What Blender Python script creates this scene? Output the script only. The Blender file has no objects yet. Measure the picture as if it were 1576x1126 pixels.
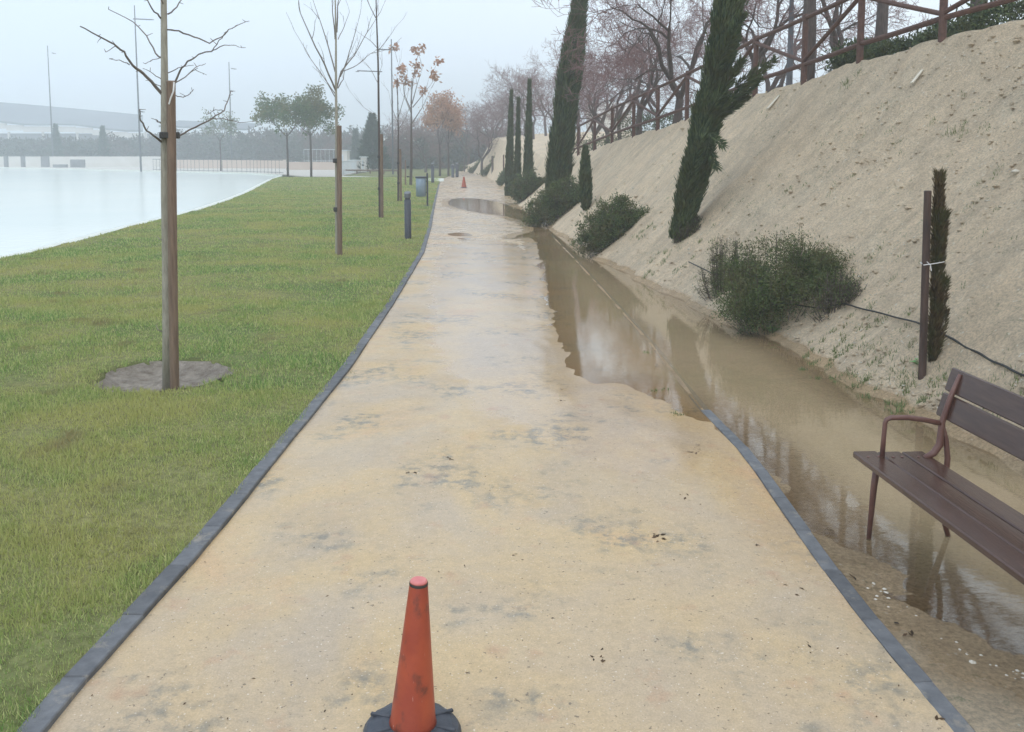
import bpy, math, random
import numpy as np
from mathutils import Vector, Matrix, noise as mn

# ------------------------------------------------------------------ camera, sky, sun, exposure
SC = bpy.context.scene
COL = SC.collection
H = 2.15
F = 1400.0
PX, PY = 788.0, 377.0
PITCH = math.atan(140.0 / F)
cam_d = bpy.data.cameras.new('camera')
cam = bpy.data.objects.new('camera', cam_d)
COL.objects.link(cam)
cam.location = (0, 0, H)
cam.rotation_euler = (math.pi / 2 - PITCH, 0, 0)
cam_d.sensor_width = 36
cam_d.lens = 36 * F / 1576
cam_d.shift_y = -(563 - PY) / 1576
cam_d.clip_start = 0.05
cam_d.clip_end = 3000
SC.camera = cam

SUN_EL, SUN_AZ = math.radians(50), math.radians(-155)   # azimuth from +Y, clockwise
w = bpy.data.worlds.new('World')
SC.world = w
w.use_nodes = True
nt = w.node_tree
nt.nodes.clear()
wo = nt.nodes.new('ShaderNodeOutputWorld')
bg = nt.nodes.new('ShaderNodeBackground')
sky = nt.nodes.new('ShaderNodeTexSky')
sky.sky_type = 'NISHITA'
sky.sun_disc = False
sky.sun_elevation = SUN_EL
sky.sun_rotation = SUN_AZ
tc = nt.nodes.new('ShaderNodeTexCoord')
sx = nt.nodes.new('ShaderNodeSeparateXYZ')
nt.links.new(tc.outputs['Generated'], sx.inputs[0])
rp = nt.nodes.new('ShaderNodeValToRGB')
mr = nt.nodes.new('ShaderNodeMapRange')
mr.inputs['From Min'].default_value = -0.7
mr.inputs['From Max'].default_value = 0.5
nt.links.new(sx.outputs['X'], mr.inputs['Value'])
nt.links.new(mr.outputs[0], rp.inputs[0])
rp.color_ramp.elements[0].color = (0.60, 0.72, 0.89, 1)
rp.color_ramp.elements[1].color = (0.84, 0.91, 0.97, 1)
nz = nt.nodes.new('ShaderNodeTexNoise')
nz.inputs['Scale'].default_value = 1.6
nz.inputs['Detail'].default_value = 3
nt.links.new(tc.outputs['Generated'], nz.inputs['Vector'])
mrn = nt.nodes.new('ShaderNodeMapRange')
mrn.inputs['To Min'].default_value = 9.2
mrn.inputs['To Max'].default_value = 10.6
nt.links.new(nz.outputs['Fac'], mrn.inputs['Value'])
sc = nt.nodes.new('ShaderNodeVectorMath'); sc.operation = 'SCALE'
nt.links.new(rp.outputs[0], sc.inputs[0])
nt.links.new(mrn.outputs[0], sc.inputs['Scale'])
mx = nt.nodes.new('ShaderNodeMix'); mx.data_type = 'RGBA'
mx.inputs[0].default_value = 0.9
nt.links.new(sky.outputs[0], mx.inputs[6])
nt.links.new(sc.outputs[0], mx.inputs[7])
nt.links.new(mx.outputs[2], bg.inputs[0])
bg.inputs[1].default_value = 0.1
nt.links.new(bg.outputs[0], wo.inputs[0])

sun_d = bpy.data.lights.new('sun', 'SUN')
sun_d.energy = 0.7
sun_d.angle = math.radians(70)
sun_d.color = (1.0, 0.93, 0.82)
sun = bpy.data.objects.new('sun', sun_d)
COL.objects.link(sun)
sd_ = Vector((math.sin(SUN_AZ) * math.cos(SUN_EL), math.cos(SUN_AZ) * math.cos(SUN_EL), math.sin(SUN_EL)))
sun.rotation_euler = sd_.to_track_quat('Z', 'Y').to_euler()
SC.view_settings.view_transform = 'Standard'
SC.view_settings.look = 'None'
SC.view_settings.exposure = 0.62
SC.view_settings.gamma = 1.0
SC.render.engine = 'CYCLES'
SC.cycles.max_bounces = 8
SC.cycles.transparent_max_bounces = 12
SC.cycles.volume_bounces = 1

# ------------------------------------------------------------------ pixel <-> world
CP, SP = math.cos(PITCH), math.sin(PITCH)
def ray(x, y):
    u = (x - PX) / F
    v = -(y - PY) / F
    return Vector((u, CP + v * SP, -SP + v * CP))
def at(x, y, z=0.0):
    d = ray(x, y)
    t = (z - H) / d.z
    return Vector((d.x * t, d.y * t, z))
def atY(x, y, Y):
    d = ray(x, y)
    t = Y / d.y
    return Vector((d.x * t, Y, H + d.z * t))

# ------------------------------------------------------------------ terrain description
def curve(pts):
    pts = sorted(pts, key=lambda p: p[1])
    return [p[1] for p in pts], [p[0] for p in pts]
kl = [at(x, y) for x, y in [(85, 1110), (150, 1039), (235, 943), (300, 869), (358, 800), (444, 690), (540, 570), (606, 470), (653, 390), (664, 350), (669, 320), (676, 286)]]
KLy, KLx = curve([(p.x, p.y) for p in kl] + [(-1.72, -12), (-1.72, 2.8), (-6.4, 82), (-9.5, 125)])
kr = [at(x, y) for x, y in [(1465, 1126), (1380, 1026), (1313, 942), (1262, 873), (1143, 700), (1078, 630), (1000, 530), (930, 450), (880, 395), (846, 360)]]
KRy, KRx = curve([(p.x, p.y) for p in kr] + [(1.66, -12), (1.66, 2.5)])
toe = [at(x, y) for x, y in [(1480, 680), (1400, 640), (1310, 590), (1200, 530), (1100, 490), (1000, 440), (920, 400), (846, 353), (800, 318), (784, 292), (770, 284), (748, 272), (722, 265)]]
TOy, TOx = curve([(p.x, p.y) for p in toe] + [(3.5, -12), (3.5, 3), (3.45, 5.5), (-8, 125)])
FPOSTS = [(1450, 60, 13.4), (1323, 96, 15.3), (1237, 124, 17.2), (1162, 146, 19.2), (1107, 166, 21.3), (1057, 183, 23.5), (1012, 198, 25.8), (975, 209, 28.3), (942, 219, 31.0), (915, 229, 34.0), (890, 238, 37.2), (868, 246, 40.8), (848, 251, 44.5)]
fp = [atY(x, y, Y) for x, y, Y in FPOSTS]
_near = [Vector((7.6 + 0.02 * (11 - Y), Y, 4.15 + (11.2 - Y) * 0.02)) for Y in (11.2, 9.0, 6.8, 4.6, 2.4, 0.2, -2.0)]
fp_all = fp + _near
CRy, CRx = curve([(p.x, p.y) for p in fp_all] + [(7.8, -12), (1.2, 60), (-1.5, 92), (-3.5, 108), (-7, 125)])
_z = sorted([(p.y, p.z) for p in fp_all] + [(-12, 4.4), (60, 2.5), (80, 3.3), (97, 3.8), (108, 1.6), (125, 0.3)])
CZy, CZz = [a for a, b in _z], [b for a, b in _z]
def XL(Y): return np.interp(Y, KLy, KLx)
def XT(Y):
    Y = np.asarray(Y, float)
    return np.interp(Y, TOy, TOx) + 0.05 * np.sin(1.9 * Y + 1) + 0.035 * np.sin(4.3 * Y) + 0.02 * np.sin(9.1 * Y)
def XR(Y): return np.minimum(np.where(np.asarray(Y) > 24.6, 1e9, np.interp(Y, KRy, KRx)), XT(Y))
def XC(Y): return np.interp(Y, CRy, CRx)
def ZC(Y): return np.interp(Y, CZy, CZz)

POND = [(782, 368), (815, 364), (826, 380), (832, 430), (842, 490), (858, 545), (880, 575), (905, 596), (950, 590), (985, 606), (1030, 630), (1085, 655),
        (1130, 684), (1180, 735), (1225, 800), (1262, 845), (1330, 872), (1400, 920), (1450, 965), (1510, 1000), (1600, 1035), (1750, 1040),
        (1750, 730), (1600, 720), (1480, 676), (1400, 634), (1310, 584), (1200, 522), (1100, 482), (1000, 432), (920, 392), (850, 348), (820, 330), (790, 318), (760, 308), (720, 304), (690, 306), (686, 314), (705, 322), (745, 328), (780, 333), (815, 345), (825, 356), (790, 362)]
FILM = [(684, 358), (716, 357), (730, 360), (727, 364), (690, 363)]
FILM2 = [(697, 366), (727, 365), (733, 369), (705, 370)]
def poly(px, k=2):
    P = np.array([[at(x, y).x, at(x, y).y] for x, y in px])
    for _ in range(k):
        Q = np.roll(P, -1, 0); P = np.stack([.75 * P + .25 * Q, .25 * P + .75 * Q], 1).reshape(-1, 2)
    return P
def sdist(P, poly_):
    A = poly_; B = np.roll(poly_, -1, 0)
    x = P[:, 0][:, None]; y = P[:, 1][:, None]
    ex, ey = (B - A)[:, 0], (B - A)[:, 1]
    t = np.clip(((x - A[:, 0]) * ex + (y - A[:, 1]) * ey) / (ex * ex + ey * ey), 0, 1)
    d = np.hypot(x - A[:, 0] - t * ex, y - A[:, 1] - t * ey).min(1)
    c = ((A[:, 1] > y) != (B[:, 1] > y)) & (x < ex * (y - A[:, 1]) / np.where(ey == 0, 1e-9, ey) + A[:, 0])
    return np.where(c.sum(1) % 2 == 1, -d, d)
PP = [poly(POND), poly(FILM), poly(FILM2)]
def pond_z(P):
    s = np.minimum.reduce([sdist(P, p) for p in PP])
    return np.clip(s * 0.034, -0.026, 0.016)
def slope_z(x, y):
    xt, xc, zc = XT(y), XC(y), ZC(y)
    t = (x - xt) / np.maximum(xc - xt, 0.3)
    prof = np.where(t < 1, np.clip(t, 0, 1) ** 1.12, 1.0)
    r = x - xc
    plate = np.where(r > 0, 0.85 * (1 - np.exp(-np.maximum(r, 0) / 6.0)), 0)
    return zc * prof + plate * np.clip(zc / 2.5, 0, 1)
def tz(x, y):
    return float(slope_z(x, y)) if x > XT(y) else 0.0
def hit(px, py):
    d = ray(px, py)
    o = Vector((0, 0, H)); t = 2.5
    while t < 160:
        q = o + d * t
        if q.z < tz(q.x, q.y):
            lo, hi = t / 1.03 if t > 2.5 else 2.4, t
            for _ in range(11):
                md = (lo + hi) / 2; q = o + d * md
                if q.z < tz(q.x, q.y): hi = md
                else: lo = md
            q = o + d * hi
            return Vector((q.x, q.y, tz(q.x, q.y)))
        t *= 1.03
    return at(px, py)
def slope_pt(x, y): return Vector((x, y, tz(x, y)))

# ------------------------------------------------------------------ materials
def new_mat(name):
    m = bpy.data.materials.new(name); m.use_nodes = True
    n = m.node_tree; b = n.nodes['Principled BSDF']
    return m, n, b
def N(n, t, **kw):
    q = n.nodes.new(t)
    for k, v in kw.items():
        if k in ('operation', 'data_type', 'blend_type', 'feature'): setattr(q, k, v)
        else: q.inputs[k].default_value = v
    return q
def noise_ramp(n, scale, stops, detail=6, vec=None, rough=0.6, dist=0.0):
    t = N(n, 'ShaderNodeTexNoise', Scale=scale, Detail=detail, Roughness=rough, Distortion=dist)
    n.links.new(vec or pos(n), t.inputs['Vector'])
    r = n.nodes.new('ShaderNodeValToRGB')
    e = r.color_ramp.elements
    while len(e) < len(stops): e.new(0.5)
    for i, (p, c) in enumerate(stops):
        e[i].position = p; e[i].color = (*c, 1) if len(c) == 3 else c
    n.links.new(t.outputs['Fac'], r.inputs[0])
    return r.outputs[0]
def pos(n):
    for q in n.nodes:
        if q.bl_idname == 'ShaderNodeNewGeometry': return q.outputs['Position']
    return n.nodes.new('ShaderNodeNewGeometry').outputs['Position']
def mapped(n, scale):
    v = N(n, 'ShaderNodeVectorMath', operation='MULTIPLY'); v.inputs[1].default_value = scale
    n.links.new(pos(n), v.inputs[0]); return v.outputs[0]
def mixc(n, a, b, fac, mode='MIX'):
    m = n.nodes.new('ShaderNodeMix'); m.data_type = 'RGBA'; m.blend_type = mode
    for s, v in ((6, a), (7, b)):
        if isinstance(v, tuple): m.inputs[s].default_value = (*v, 1)
        else: n.links.new(v, m.inputs[s])
    if isinstance(fac, float): m.inputs[0].default_value = fac
    else: n.links.new(fac, m.inputs[0])
    return m.outputs[2]
def bump(n, b, h, strength, dist):
    q = N(n, 'ShaderNodeBump', Strength=strength, Distance=dist)
    n.links.new(h, q.inputs['Height']); n.links.new(q.outputs[0], b.inputs['Normal'])
W3 = lambda v: (v, v, v)
def simple(name, c1, c2, scale=20, rough=0.7, bs=0.3, bd=0.01, metal=0.0, vec=(1, 1, 1), spec=0.5):
    m, n, b = new_mat(name)
    v = mapped(n, vec)
    col = noise_ramp(n, scale, [(0.3, c1), (0.7, c2)], vec=v)
    n.links.new(col, b.inputs['Base Color'])
    b.inputs['Roughness'].default_value = rough; b.inputs['Metallic'].default_value = metal
    b.inputs['Specular IOR Level'].default_value = spec
    if bs:
        bump(n, b, noise_ramp(n, scale * 2.5, [(0.3, W3(0)), (0.7, W3(1))], vec=v), bs, bd)
    return m
def leafy(name, c1, c2, c3=None, rough=0.6, big=1.2, trans=0.25):
    m, n, b = new_mat(name)
    g = n.nodes.new('ShaderNodeNewGeometry')
    r = n.nodes.new('ShaderNodeValToRGB'); n.links.new(g.outputs['Random Per Island'], r.inputs[0])
    r.color_ramp.elements[0].color = (*c1, 1); r.color_ramp.elements[1].color = (*c2, 1)
    col = r.outputs[0]
    if c3:
        f = noise_ramp(n, big, [(0.45, W3(0)), (0.62, W3(1))], detail=3, vec=g.outputs['Position'])
        col = mixc(n, col, c3, f)
    n.links.new(col, b.inputs['Base Color']); b.inputs['Roughness'].default_value = rough
    b.inputs['Specular IOR Level'].default_value = 0.25
    t = n.nodes.new('ShaderNodeBsdfTranslucent'); n.links.new(col, t.inputs[0])
    ms = n.nodes.new('ShaderNodeMixShader'); ms.inputs[0].default_value = trans
    n.links.new(b.outputs[0], ms.inputs[1]); n.links.new(t.outputs[0], ms.inputs[2])
    n.links.new(ms.outputs[0], n.nodes['Material Output'].inputs[0])
    return m

def wet_node(n, jitter=True):
    at_ = n.nodes.new('ShaderNodeAttribute'); at_.attribute_name = 'wet'
    t = N(n, 'ShaderNodeTexNoise', Scale=3.0, Detail=7, Roughness=0.65); n.links.new(pos(n), t.inputs['Vector'])
    ad = N(n, 'ShaderNodeMath', operation='ADD'); n.links.new(at_.outputs['Fac'], ad.inputs[0]); n.links.new(t.outputs['Fac'], ad.inputs[1])
    m_ = N(n, 'ShaderNodeMapRange'); m_.inputs['From Min'].default_value = 0.85; m_.inputs['From Max'].default_value = 1.15
    n.links.new(ad.outputs[0], m_.inputs['Value']); return m_.outputs[0]
def sand_path():
    m, n, b = new_mat('sand_path')
    v = mapped(n, (1.0, 0.75, 1))
    base = noise_ramp(n, 0.75, [(0.32, (0.47, 0.37, 0.26)), (0.46, (0.53, 0.398, 0.242)), (0.56, (0.555, 0.405, 0.218)), (0.72, (0.58, 0.36, 0.185))], detail=7, vec=v, rough=0.6, dist=0.4)
    grey = noise_ramp(n, 0.8, [(0.46, W3(0)), (0.68, W3(0.65))], detail=9, rough=0.62, dist=1.2)
    c = mixc(n, base, (0.43, 0.345, 0.255), grey)
    pat = noise_ramp(n, 1.15, [(0.515, W3(0)), (0.61, W3(1))], detail=5)
    spk = noise_ramp(n, 9.5, [(0.45, W3(0)), (0.60, W3(0.8))], detail=9, rough=0.72)
    c = mixc(n, c, (0.19, 0.185, 0.155), mixc(n, pat, spk, 1.0, 'MULTIPLY'))
    rust = noise_ramp(n, 4.2, [(0.60, W3(0)), (0.72, W3(0.55))], detail=6)
    c = mixc(n, c, (0.46, 0.26, 0.15), rust)
    c = mixc(n, c, noise_ramp(n, 26, [(0.3, W3(0.86)), (0.7, W3(1.12))], detail=8, rough=0.75), 1.0, 'MULTIPLY')
    c = mixc(n, c, noise_ramp(n, 120, [(0.35, W3(0.88)), (0.65, W3(1.08))], detail=3), 1.0, 'MULTIPLY')
    c = mixc(n, c, (0.10, 0.075, 0.05), noise_ramp(n, 42, [(0.68, W3(0)), (0.72, W3(0.7))], detail=2))
    c = mixc(n, c, (0.75, 0.68, 0.58), noise_ramp(n, 75, [(0.71, W3(0)), (0.74, W3(0.7))], detail=1))
    wt = wet_node(n)
    c = mixc(n, c, mixc(n, c, (0.95, 0.91, 0.88), 1.0, 'MULTIPLY'), wt)
    n.links.new(c, b.inputs['Base Color'])
    ro = mixc(n, noise_ramp(n, 1.1, [(0.40, W3(0.30)), (0.60, W3(0.55))], detail=8, rough=0.65), (0.19, 0.19, 0.19), wt)
    n.links.new(ro, b.inputs['Roughness'])
    b.inputs['Specular IOR Level'].default_value = 0.6
    hb = mixc(n, noise_ramp(n, 55, [(0.25, W3(0)), (0.75, W3(1))], detail=8, rough=0.7), noise_ramp(n, 8, [(0.3, W3(0)), (0.7, W3(1))], detail=6), 0.5)
    bs_ = N(n, 'ShaderNodeMapRange'); bs_.inputs['To Min'].default_value = 0.24; bs_.inputs['To Max'].default_value = 0.05; n.links.new(wt, bs_.inputs['Value'])
    bump(n, b, hb, 0.24, 0.012); n.links.new(bs_.outputs[0], [q for q in n.nodes if q.bl_idname == 'ShaderNodeBump'][0].inputs['Strength'])
    return m
def bank_soil():
    m, n, b = new_mat('bank_soil')
    base = noise_ramp(n, 0.6, [(0.3, (0.70, 0.59, 0.435)), (0.52, (0.79, 0.64, 0.455)), (0.75, (0.84, 0.71, 0.52))], detail=8, rough=0.62, dist=0.5)
    rill = noise_ramp(n, 1.0, [(0.38, W3(0.89)), (0.56, W3(1.04))], detail=9, rough=0.7, vec=mapped(n, (0.55, 2.6, 0.55)), dist=0.8)
    c = mixc(n, base, rill, 1.0, 'MULTIPLY')
    c = mixc(n, c, noise_ramp(n, 4, [(0.35, W3(0.84)), (0.65, W3(1.08))], detail=9, rough=0.75), 1.0, 'MULTIPLY')
    c = mixc(n, c, noise_ramp(n, 40, [(0.36, W3(0.70)), (0.58, W3(1.10))], detail=6, rough=0.75), 1.0, 'MULTIPLY')
    c = mixc(n, c, (0.24, 0.20, 0.15), noise_ramp(n, 13, [(0.63, W3(0)), (0.70, W3(0.6))], detail=7, rough=0.75))
    c = mixc(n, c, (0.22, 0.24, 0.13), mixc(n, noise_ramp(n, 0.9, [(0.5, W3(0)), (0.62, W3(1))], detail=4), noise_ramp(n, 17, [(0.56, W3(0)), (0.64, W3(0.6))], detail=6, rough=.7), 1.0, 'MULTIPLY'))
    c = mixc(n, c, (0.80, 0.77, 0.68), noise_ramp(n, 20, [(0.66, W3(0)), (0.69, W3(0.75))], detail=3))
    wt = wet_node(n)
    c = mixc(n, c, mixc(n, c, (0.80, 0.72, 0.62), 1.0, 'MULTIPLY'), wt)
    n.links.new(c, b.inputs['Base Color'])
    n.links.new(mixc(n, (0.9, 0.9, 0.9), (0.2, 0.2, 0.2), wt), b.inputs['Roughness'])
    b.inputs['Specular IOR Level'].default_value = 0.3
    bump(n, b, mixc(n, noise_ramp(n, 12, [(0.2, W3(0)), (0.8, W3(1))], detail=12, rough=0.8), rill, 0.4), 1.0, 0.09)
    return m
def water_mat():
    m, n, b = new_mat('muddy_water')
    out = n.nodes['Material Output']; n.nodes.remove(b)
    tr = n.nodes.new('ShaderNodeBsdfTransparent'); tr.inputs[0].default_value = (0.97, 0.91, 0.80, 1)
    df = n.nodes.new('ShaderNodeBsdfDiffuse')
    n.links.new(noise_ramp(n, 0.5, [(0.35, (0.66, 0.49, 0.31)), (0.65, (0.56, 0.44, 0.26))], detail=4), df.inputs[0])
    gl = n.nodes.new('ShaderNodeBsdfGlossy'); gl.inputs['Roughness'].default_value = 0.04
    gl.inputs[0].default_value = (1, 1, 1, 1)
    bp = N(n, 'ShaderNodeBump', Strength=0.035, Distance=0.01)
    v = mapped(n, (1.0, 2.2, 1))
    n.links.new(noise_ramp(n, 5, [(0.2, W3(0)), (0.8, W3(1))], detail=3, vec=v), bp.inputs['Height'])
    n.links.new(bp.outputs[0], gl.inputs['Normal'])
    m1 = n.nodes.new('ShaderNodeMixShader'); da = n.nodes.new('ShaderNodeAttribute'); da.attribute_name = 'depth'
    dm = N(n, 'ShaderNodeMapRange'); dm.inputs['To Min'].default_value = 0.06; dm.inputs['To Max'].default_value = 0.50
    n.links.new(da.outputs['Fac'], dm.inputs['Value']); n.links.new(dm.outputs[0], m1.inputs[0])
    n.links.new(tr.outputs[0], m1.inputs[1]); n.links.new(df.outputs[0], m1.inputs[2])
    fr = n.nodes.new('ShaderNodeFresnel'); fr.inputs[0].default_value = 1.60
    m2 = n.nodes.new('ShaderNodeMixShader')
    n.links.new(fr.outputs[0], m2.inputs[0]); n.links.new(m1.outputs[0], m2.inputs[1]); n.links.new(gl.outputs[0], m2.inputs[2])
    n.links.new(m2.outputs[0], out.inputs[0])
    return m
def lawn_mat():
    m, n, b = new_mat('lawn_soil')
    c = noise_ramp(n, 0.5, [(0.35, (0.16, 0.20, 0.075)), (0.6, (0.28, 0.27, 0.12))], detail=6)
    c = mixc(n, c, noise_ramp(n, 14, [(0.3, W3(0.6)), (0.7, W3(1.25))], detail=6), 1.0, 'MULTIPLY')
    n.links.new(c, b.inputs['Base Color']); b.inputs['Roughness'].default_value = 0.95
    b.inputs['Specular IOR Level'].default_value = 0.1
    bump(n, b, noise_ramp(n, 40, [(0.3, W3(0)), (0.7, W3(1))]), 0.6, 0.03)
    return m
def grass_mat():
    m, n, b = new_mat('grass_blade')
    g = n.nodes.new('ShaderNodeNewGeometry')
    r = n.nodes.new('ShaderNodeValToRGB'); n.links.new(g.outputs['Random Per Island'], r.inputs[0])
    e = r.color_ramp.elements; e.new(0.6)
    e[0].color = (0.14, 0.28, 0.07, 1); e[1].color = (0.34, 0.46, 0.14, 1); e[2].color = (0.64, 0.64, 0.31, 1)
    yel = noise_ramp(n, 0.5, [(0.42, W3(0)), (0.60, W3(0.7))], detail=6, vec=g.outputs['Position'])
    col = mixc(n, r.outputs[0], (0.52, 0.48, 0.18), yel)
    br = noise_ramp(n, 1.3, [(0.60, W3(0)), (0.70, W3(0.85))], detail=6, vec=g.outputs['Position'])
    col = mixc(n, col, (0.30, 0.24, 0.12), br)
    n.links.new(col, b.inputs['Base Color']); b.inputs['Roughness'].default_value = 0.55
    b.inputs['Specular IOR Level'].default_value = 0.25
    t = n.nodes.new('ShaderNodeBsdfTranslucent'); n.links.new(col, t.inputs[0])
    ms = n.nodes.new('ShaderNodeMixShader'); ms.inputs[0].default_value = 0.3
    n.links.new(b.outputs[0], ms.inputs[1]); n.links.new(t.outputs[0], ms.inputs[2])
    n.links.new(ms.outputs[0], n.nodes['Material Output'].inputs[0])
    return m
def pool_mat():
    m, n, b = new_mat('pool_water')
    c = noise_ramp(n, 0.05, [(0.35, (0.74, 0.81, 0.76)), (0.65, (0.84, 0.88, 0.80))], detail=3)
    n.links.new(c, b.inputs['Base Color']); b.inputs['Roughness'].default_value = 0.14
    b.inputs['IOR'].default_value = 1.25
    v = mapped(n, (1, 0.5, 1))
    bump(n, b, noise_ramp(n, 3.5, [(0.2, W3(0)), (0.8, W3(1))], vec=v, detail=5), 0.12, 0.05)
    return m
M = dict(
    path=sand_path(), soil=bank_soil(), water=water_mat(), lawn=lawn_mat(), grass=grass_mat(), pool=pool_mat(),
    kerb=simple('kerb_stone', (0.085, 0.09, 0.10), (0.15, 0.155, 0.165), 14, 0.7, 0.25, 0.004),
    rim=simple('pool_rim_concrete', (0.60, 0.62, 0.56), (0.74, 0.76, 0.69), 3, 0.6, 0.1),
    paving=simple('pale_paving', (0.50, 0.47, 0.42), (0.60, 0.56, 0.50), 0.3, 0.7, 0.1),
    gravel=simple('far_ground', (0.20, 0.20, 0.13), (0.32, 0.28, 0.20), 0.15, 0.9, 0),
    mulch=simple('tree_pit_soil', (0.26, 0.215, 0.17), (0.56, 0.49, 0.42), 9, 0.9, 1.0, 0.06),
    bark=simple('pale_bark', (0.27, 0.25, 0.20), (0.44, 0.41, 0.34), 14, 0.85, 0.6, 0.01, vec=(3, 3, 0.6)),
    twig=simple('twig_bark', (0.13, 0.11, 0.10), (0.20, 0.17, 0.15), 9, 0.8, 0),
    darkbark=simple('dark_bark', (0.055, 0.040, 0.035), (0.13, 0.10, 0.085), 12, 0.85, 0.7, 0.02, vec=(3, 3, 0.5)),
    redtwig=simple('reddish_twigs', (0.15, 0.085, 0.085), (0.25, 0.15, 0.14), 5, 0.8, 0),
    stake=simple('weathered_stake_wood', (0.13, 0.085, 0.06), (0.25, 0.175, 0.125), 10, 0.75, 0.5, 0.006, vec=(4, 4, 0.35)),
    fence=simple('brown_fence_wood', (0.065, 0.030, 0.022), (0.13, 0.062, 0.042), 7, 0.65, 0.4, 0.006, vec=(2, 2, 2)),
    dark=simple('dark_strap', (0.02, 0.02, 0.02), (0.05, 0.045, 0.04), 30, 0.6, 0),
    white=simple('white_plastic_tie', (0.7, 0.7, 0.7), (0.8, 0.8, 0.8), 30, 0.5, 0),
    benchwood=simple('bench_board_wood', (0.052, 0.026, 0.020), (0.085, 0.046, 0.034), 4, 0.22, 0.15, 0.002, vec=(9, 1, 9)),
    benchmetal=simple('bench_metal', (0.12, 0.055, 0.045), (0.17, 0.085, 0.068), 12, 0.4, 0.1, 0.002),
    rubber=simple('black_rubber', (0.030, 0.036, 0.050), (0.070, 0.080, 0.10), 16, 0.5, 0.3, 0.004),
    steel=simple('grey_mast_steel', (0.07, 0.075, 0.085), (0.12, 0.125, 0.14), 6, 0.5, 0),
    bollard=simple('bollard_paint', (0.030, 0.036, 0.050), (0.055, 0.062, 0.080), 12, 0.45, 0.1, 0.002),
    bolltop=simple('bollard_lens', (0.10, 0.11, 0.125), (0.17, 0.18, 0.19), 12, 0.4, 0),
    bin=simple('bin_painted_metal', (0.20, 0.27, 0.34), (0.28, 0.35, 0.42), 5, 0.35, 0.05, metal=0.2),
    roof=simple('grey_roof_metal', (0.13, 0.15, 0.17), (0.19, 0.21, 0.23), 0.05, 0.6, 0),
    wallw=simple('pale_render', (0.62, 0.60, 0.55), (0.72, 0.70, 0.66), 0.4, 0.8, 0.05),
    wallp=simple('pinkish_render', (0.56, 0.45, 0.38), (0.64, 0.54, 0.46), 0.4, 0.8, 0.05),
    railing=simple('white_railing_paint', (0.55, 0.60, 0.62), (0.65, 0.70, 0.72), 3, 0.5, 0),
    concrete=simple('dark_concrete', (0.16, 0.16, 0.17), (0.24, 0.24, 0.25), 2, 0.8, 0),
    hose=simple('black_hose', (0.012, 0.012, 0.012), (0.03, 0.03, 0.03), 20, 0.5, 0),
    stone=simple('pale_stones', (0.42, 0.38, 0.30), (0.70, 0.66, 0.58), 6, 0.9, 0.4, 0.01),
    plank=simple('pale_board', (0.60, 0.56, 0.46), (0.72, 0.68, 0.58), 6, 0.8, 0.1),
    litter=leafy('leaf_litter', (0.03, 0.02, 0.012), (0.12, 0.07, 0.035), trans=0.1),
    cyp=leafy('cypress_foliage', (0.026, 0.050, 0.022), (0.12, 0.155, 0.065), (0.075, 0.085, 0.032), big=3.0, trans=0.15),
    cypfar=leafy('far_cypress_foliage', (0.030, 0.060, 0.038), (0.060, 0.095, 0.055), trans=0.15),
    cypdead=leafy('browned_cypress_foliage', (0.060, 0.040, 0.022), (0.16, 0.115, 0.055), (0.085, 0.09, 0.035), big=4, trans=0.15),
    shrub=leafy('shrub_leaves', (0.040, 0.070, 0.022), (0.15, 0.20, 0.075), (0.13, 0.125, 0.055), big=3.5),
    greentree=leafy('green_tree_leaves', (0.055, 0.10, 0.035), (0.13, 0.18, 0.07), (0.17, 0.16, 0.06), big=0.6),
    orangeleaf=leafy('rusty_leaves', (0.38, 0.19, 0.12), (0.54, 0.32, 0.21), (0.44, 0.28, 0.20), big=0.8),
    wood=leafy('far_wood_leaves', (0.045, 0.060, 0.040), (0.10, 0.11, 0.075), (0.12, 0.085, 0.075), big=0.12),
    weed=leafy('weed_leaves', (0.11, 0.15, 0.06), (0.24, 0.28, 0.12)),
    brightweed=leafy('bright_weed_leaves', (0.16, 0.36, 0.12), (0.26, 0.50, 0.20)),
)
def kerb_mat():
    m = M['kerb']; n = m.node_tree; b = n.nodes['Principled BSDF']; l = b.inputs['Base Color'].links[0].from_socket
    g = [q for q in n.nodes if q.bl_idname == 'ShaderNodeNewGeometry'][0]
    mr_ = N(n, 'ShaderNodeMapRange'); mr_.inputs['To Min'].default_value = .82; mr_.inputs['To Max'].default_value = 1.25
    n.links.new(g.outputs['Random Per Island'], mr_.inputs['Value'])
    sc_ = N(n, 'ShaderNodeVectorMath', operation='SCALE'); n.links.new(l, sc_.inputs[0]); n.links.new(mr_.outputs[0], sc_.inputs['Scale'])
    c = mixc(n, sc_.outputs[0], (0.42, 0.36, 0.27), noise_ramp(n, 6, [(0.56, W3(0)), (0.72, W3(0.6))], detail=8, rough=.75))
    n.links.new(c, b.inputs['Base Color'])
kerb_mat()
def cone_mat(name, c1, c2):
    m, n, b = new_mat(name)
    c = noise_ramp(n, 5, [(0.35, c1), (0.65, c2)], detail=4)
    d = noise_ramp(n, 16, [(0.56, W3(0)), (0.70, W3(0.75))], detail=6, vec=mapped(n, (1, 1, 0.7)))
    c = mixc(n, c, (0.07, 0.035, 0.03), d)
    l = noise_ramp(n, 34, [(0.71, W3(0)), (0.74, W3(0.8))], detail=3, vec=mapped(n, (2.5, 2.5, 0.3)))
    c = mixc(n, c, (0.62, 0.42, 0.38), l)
    n.links.new(c, b.inputs['Base Color']); b.inputs['Roughness'].default_value = 0.42
    return m
M['cone'] = cone_mat('cone_orange', (0.30, 0.050, 0.028), (0.42, 0.082, 0.036))
M['conetop'] = simple('cone_pink_top', (0.62, 0.17, 0.17), (0.70, 0.24, 0.22), 20, 0.5, 0)

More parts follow.
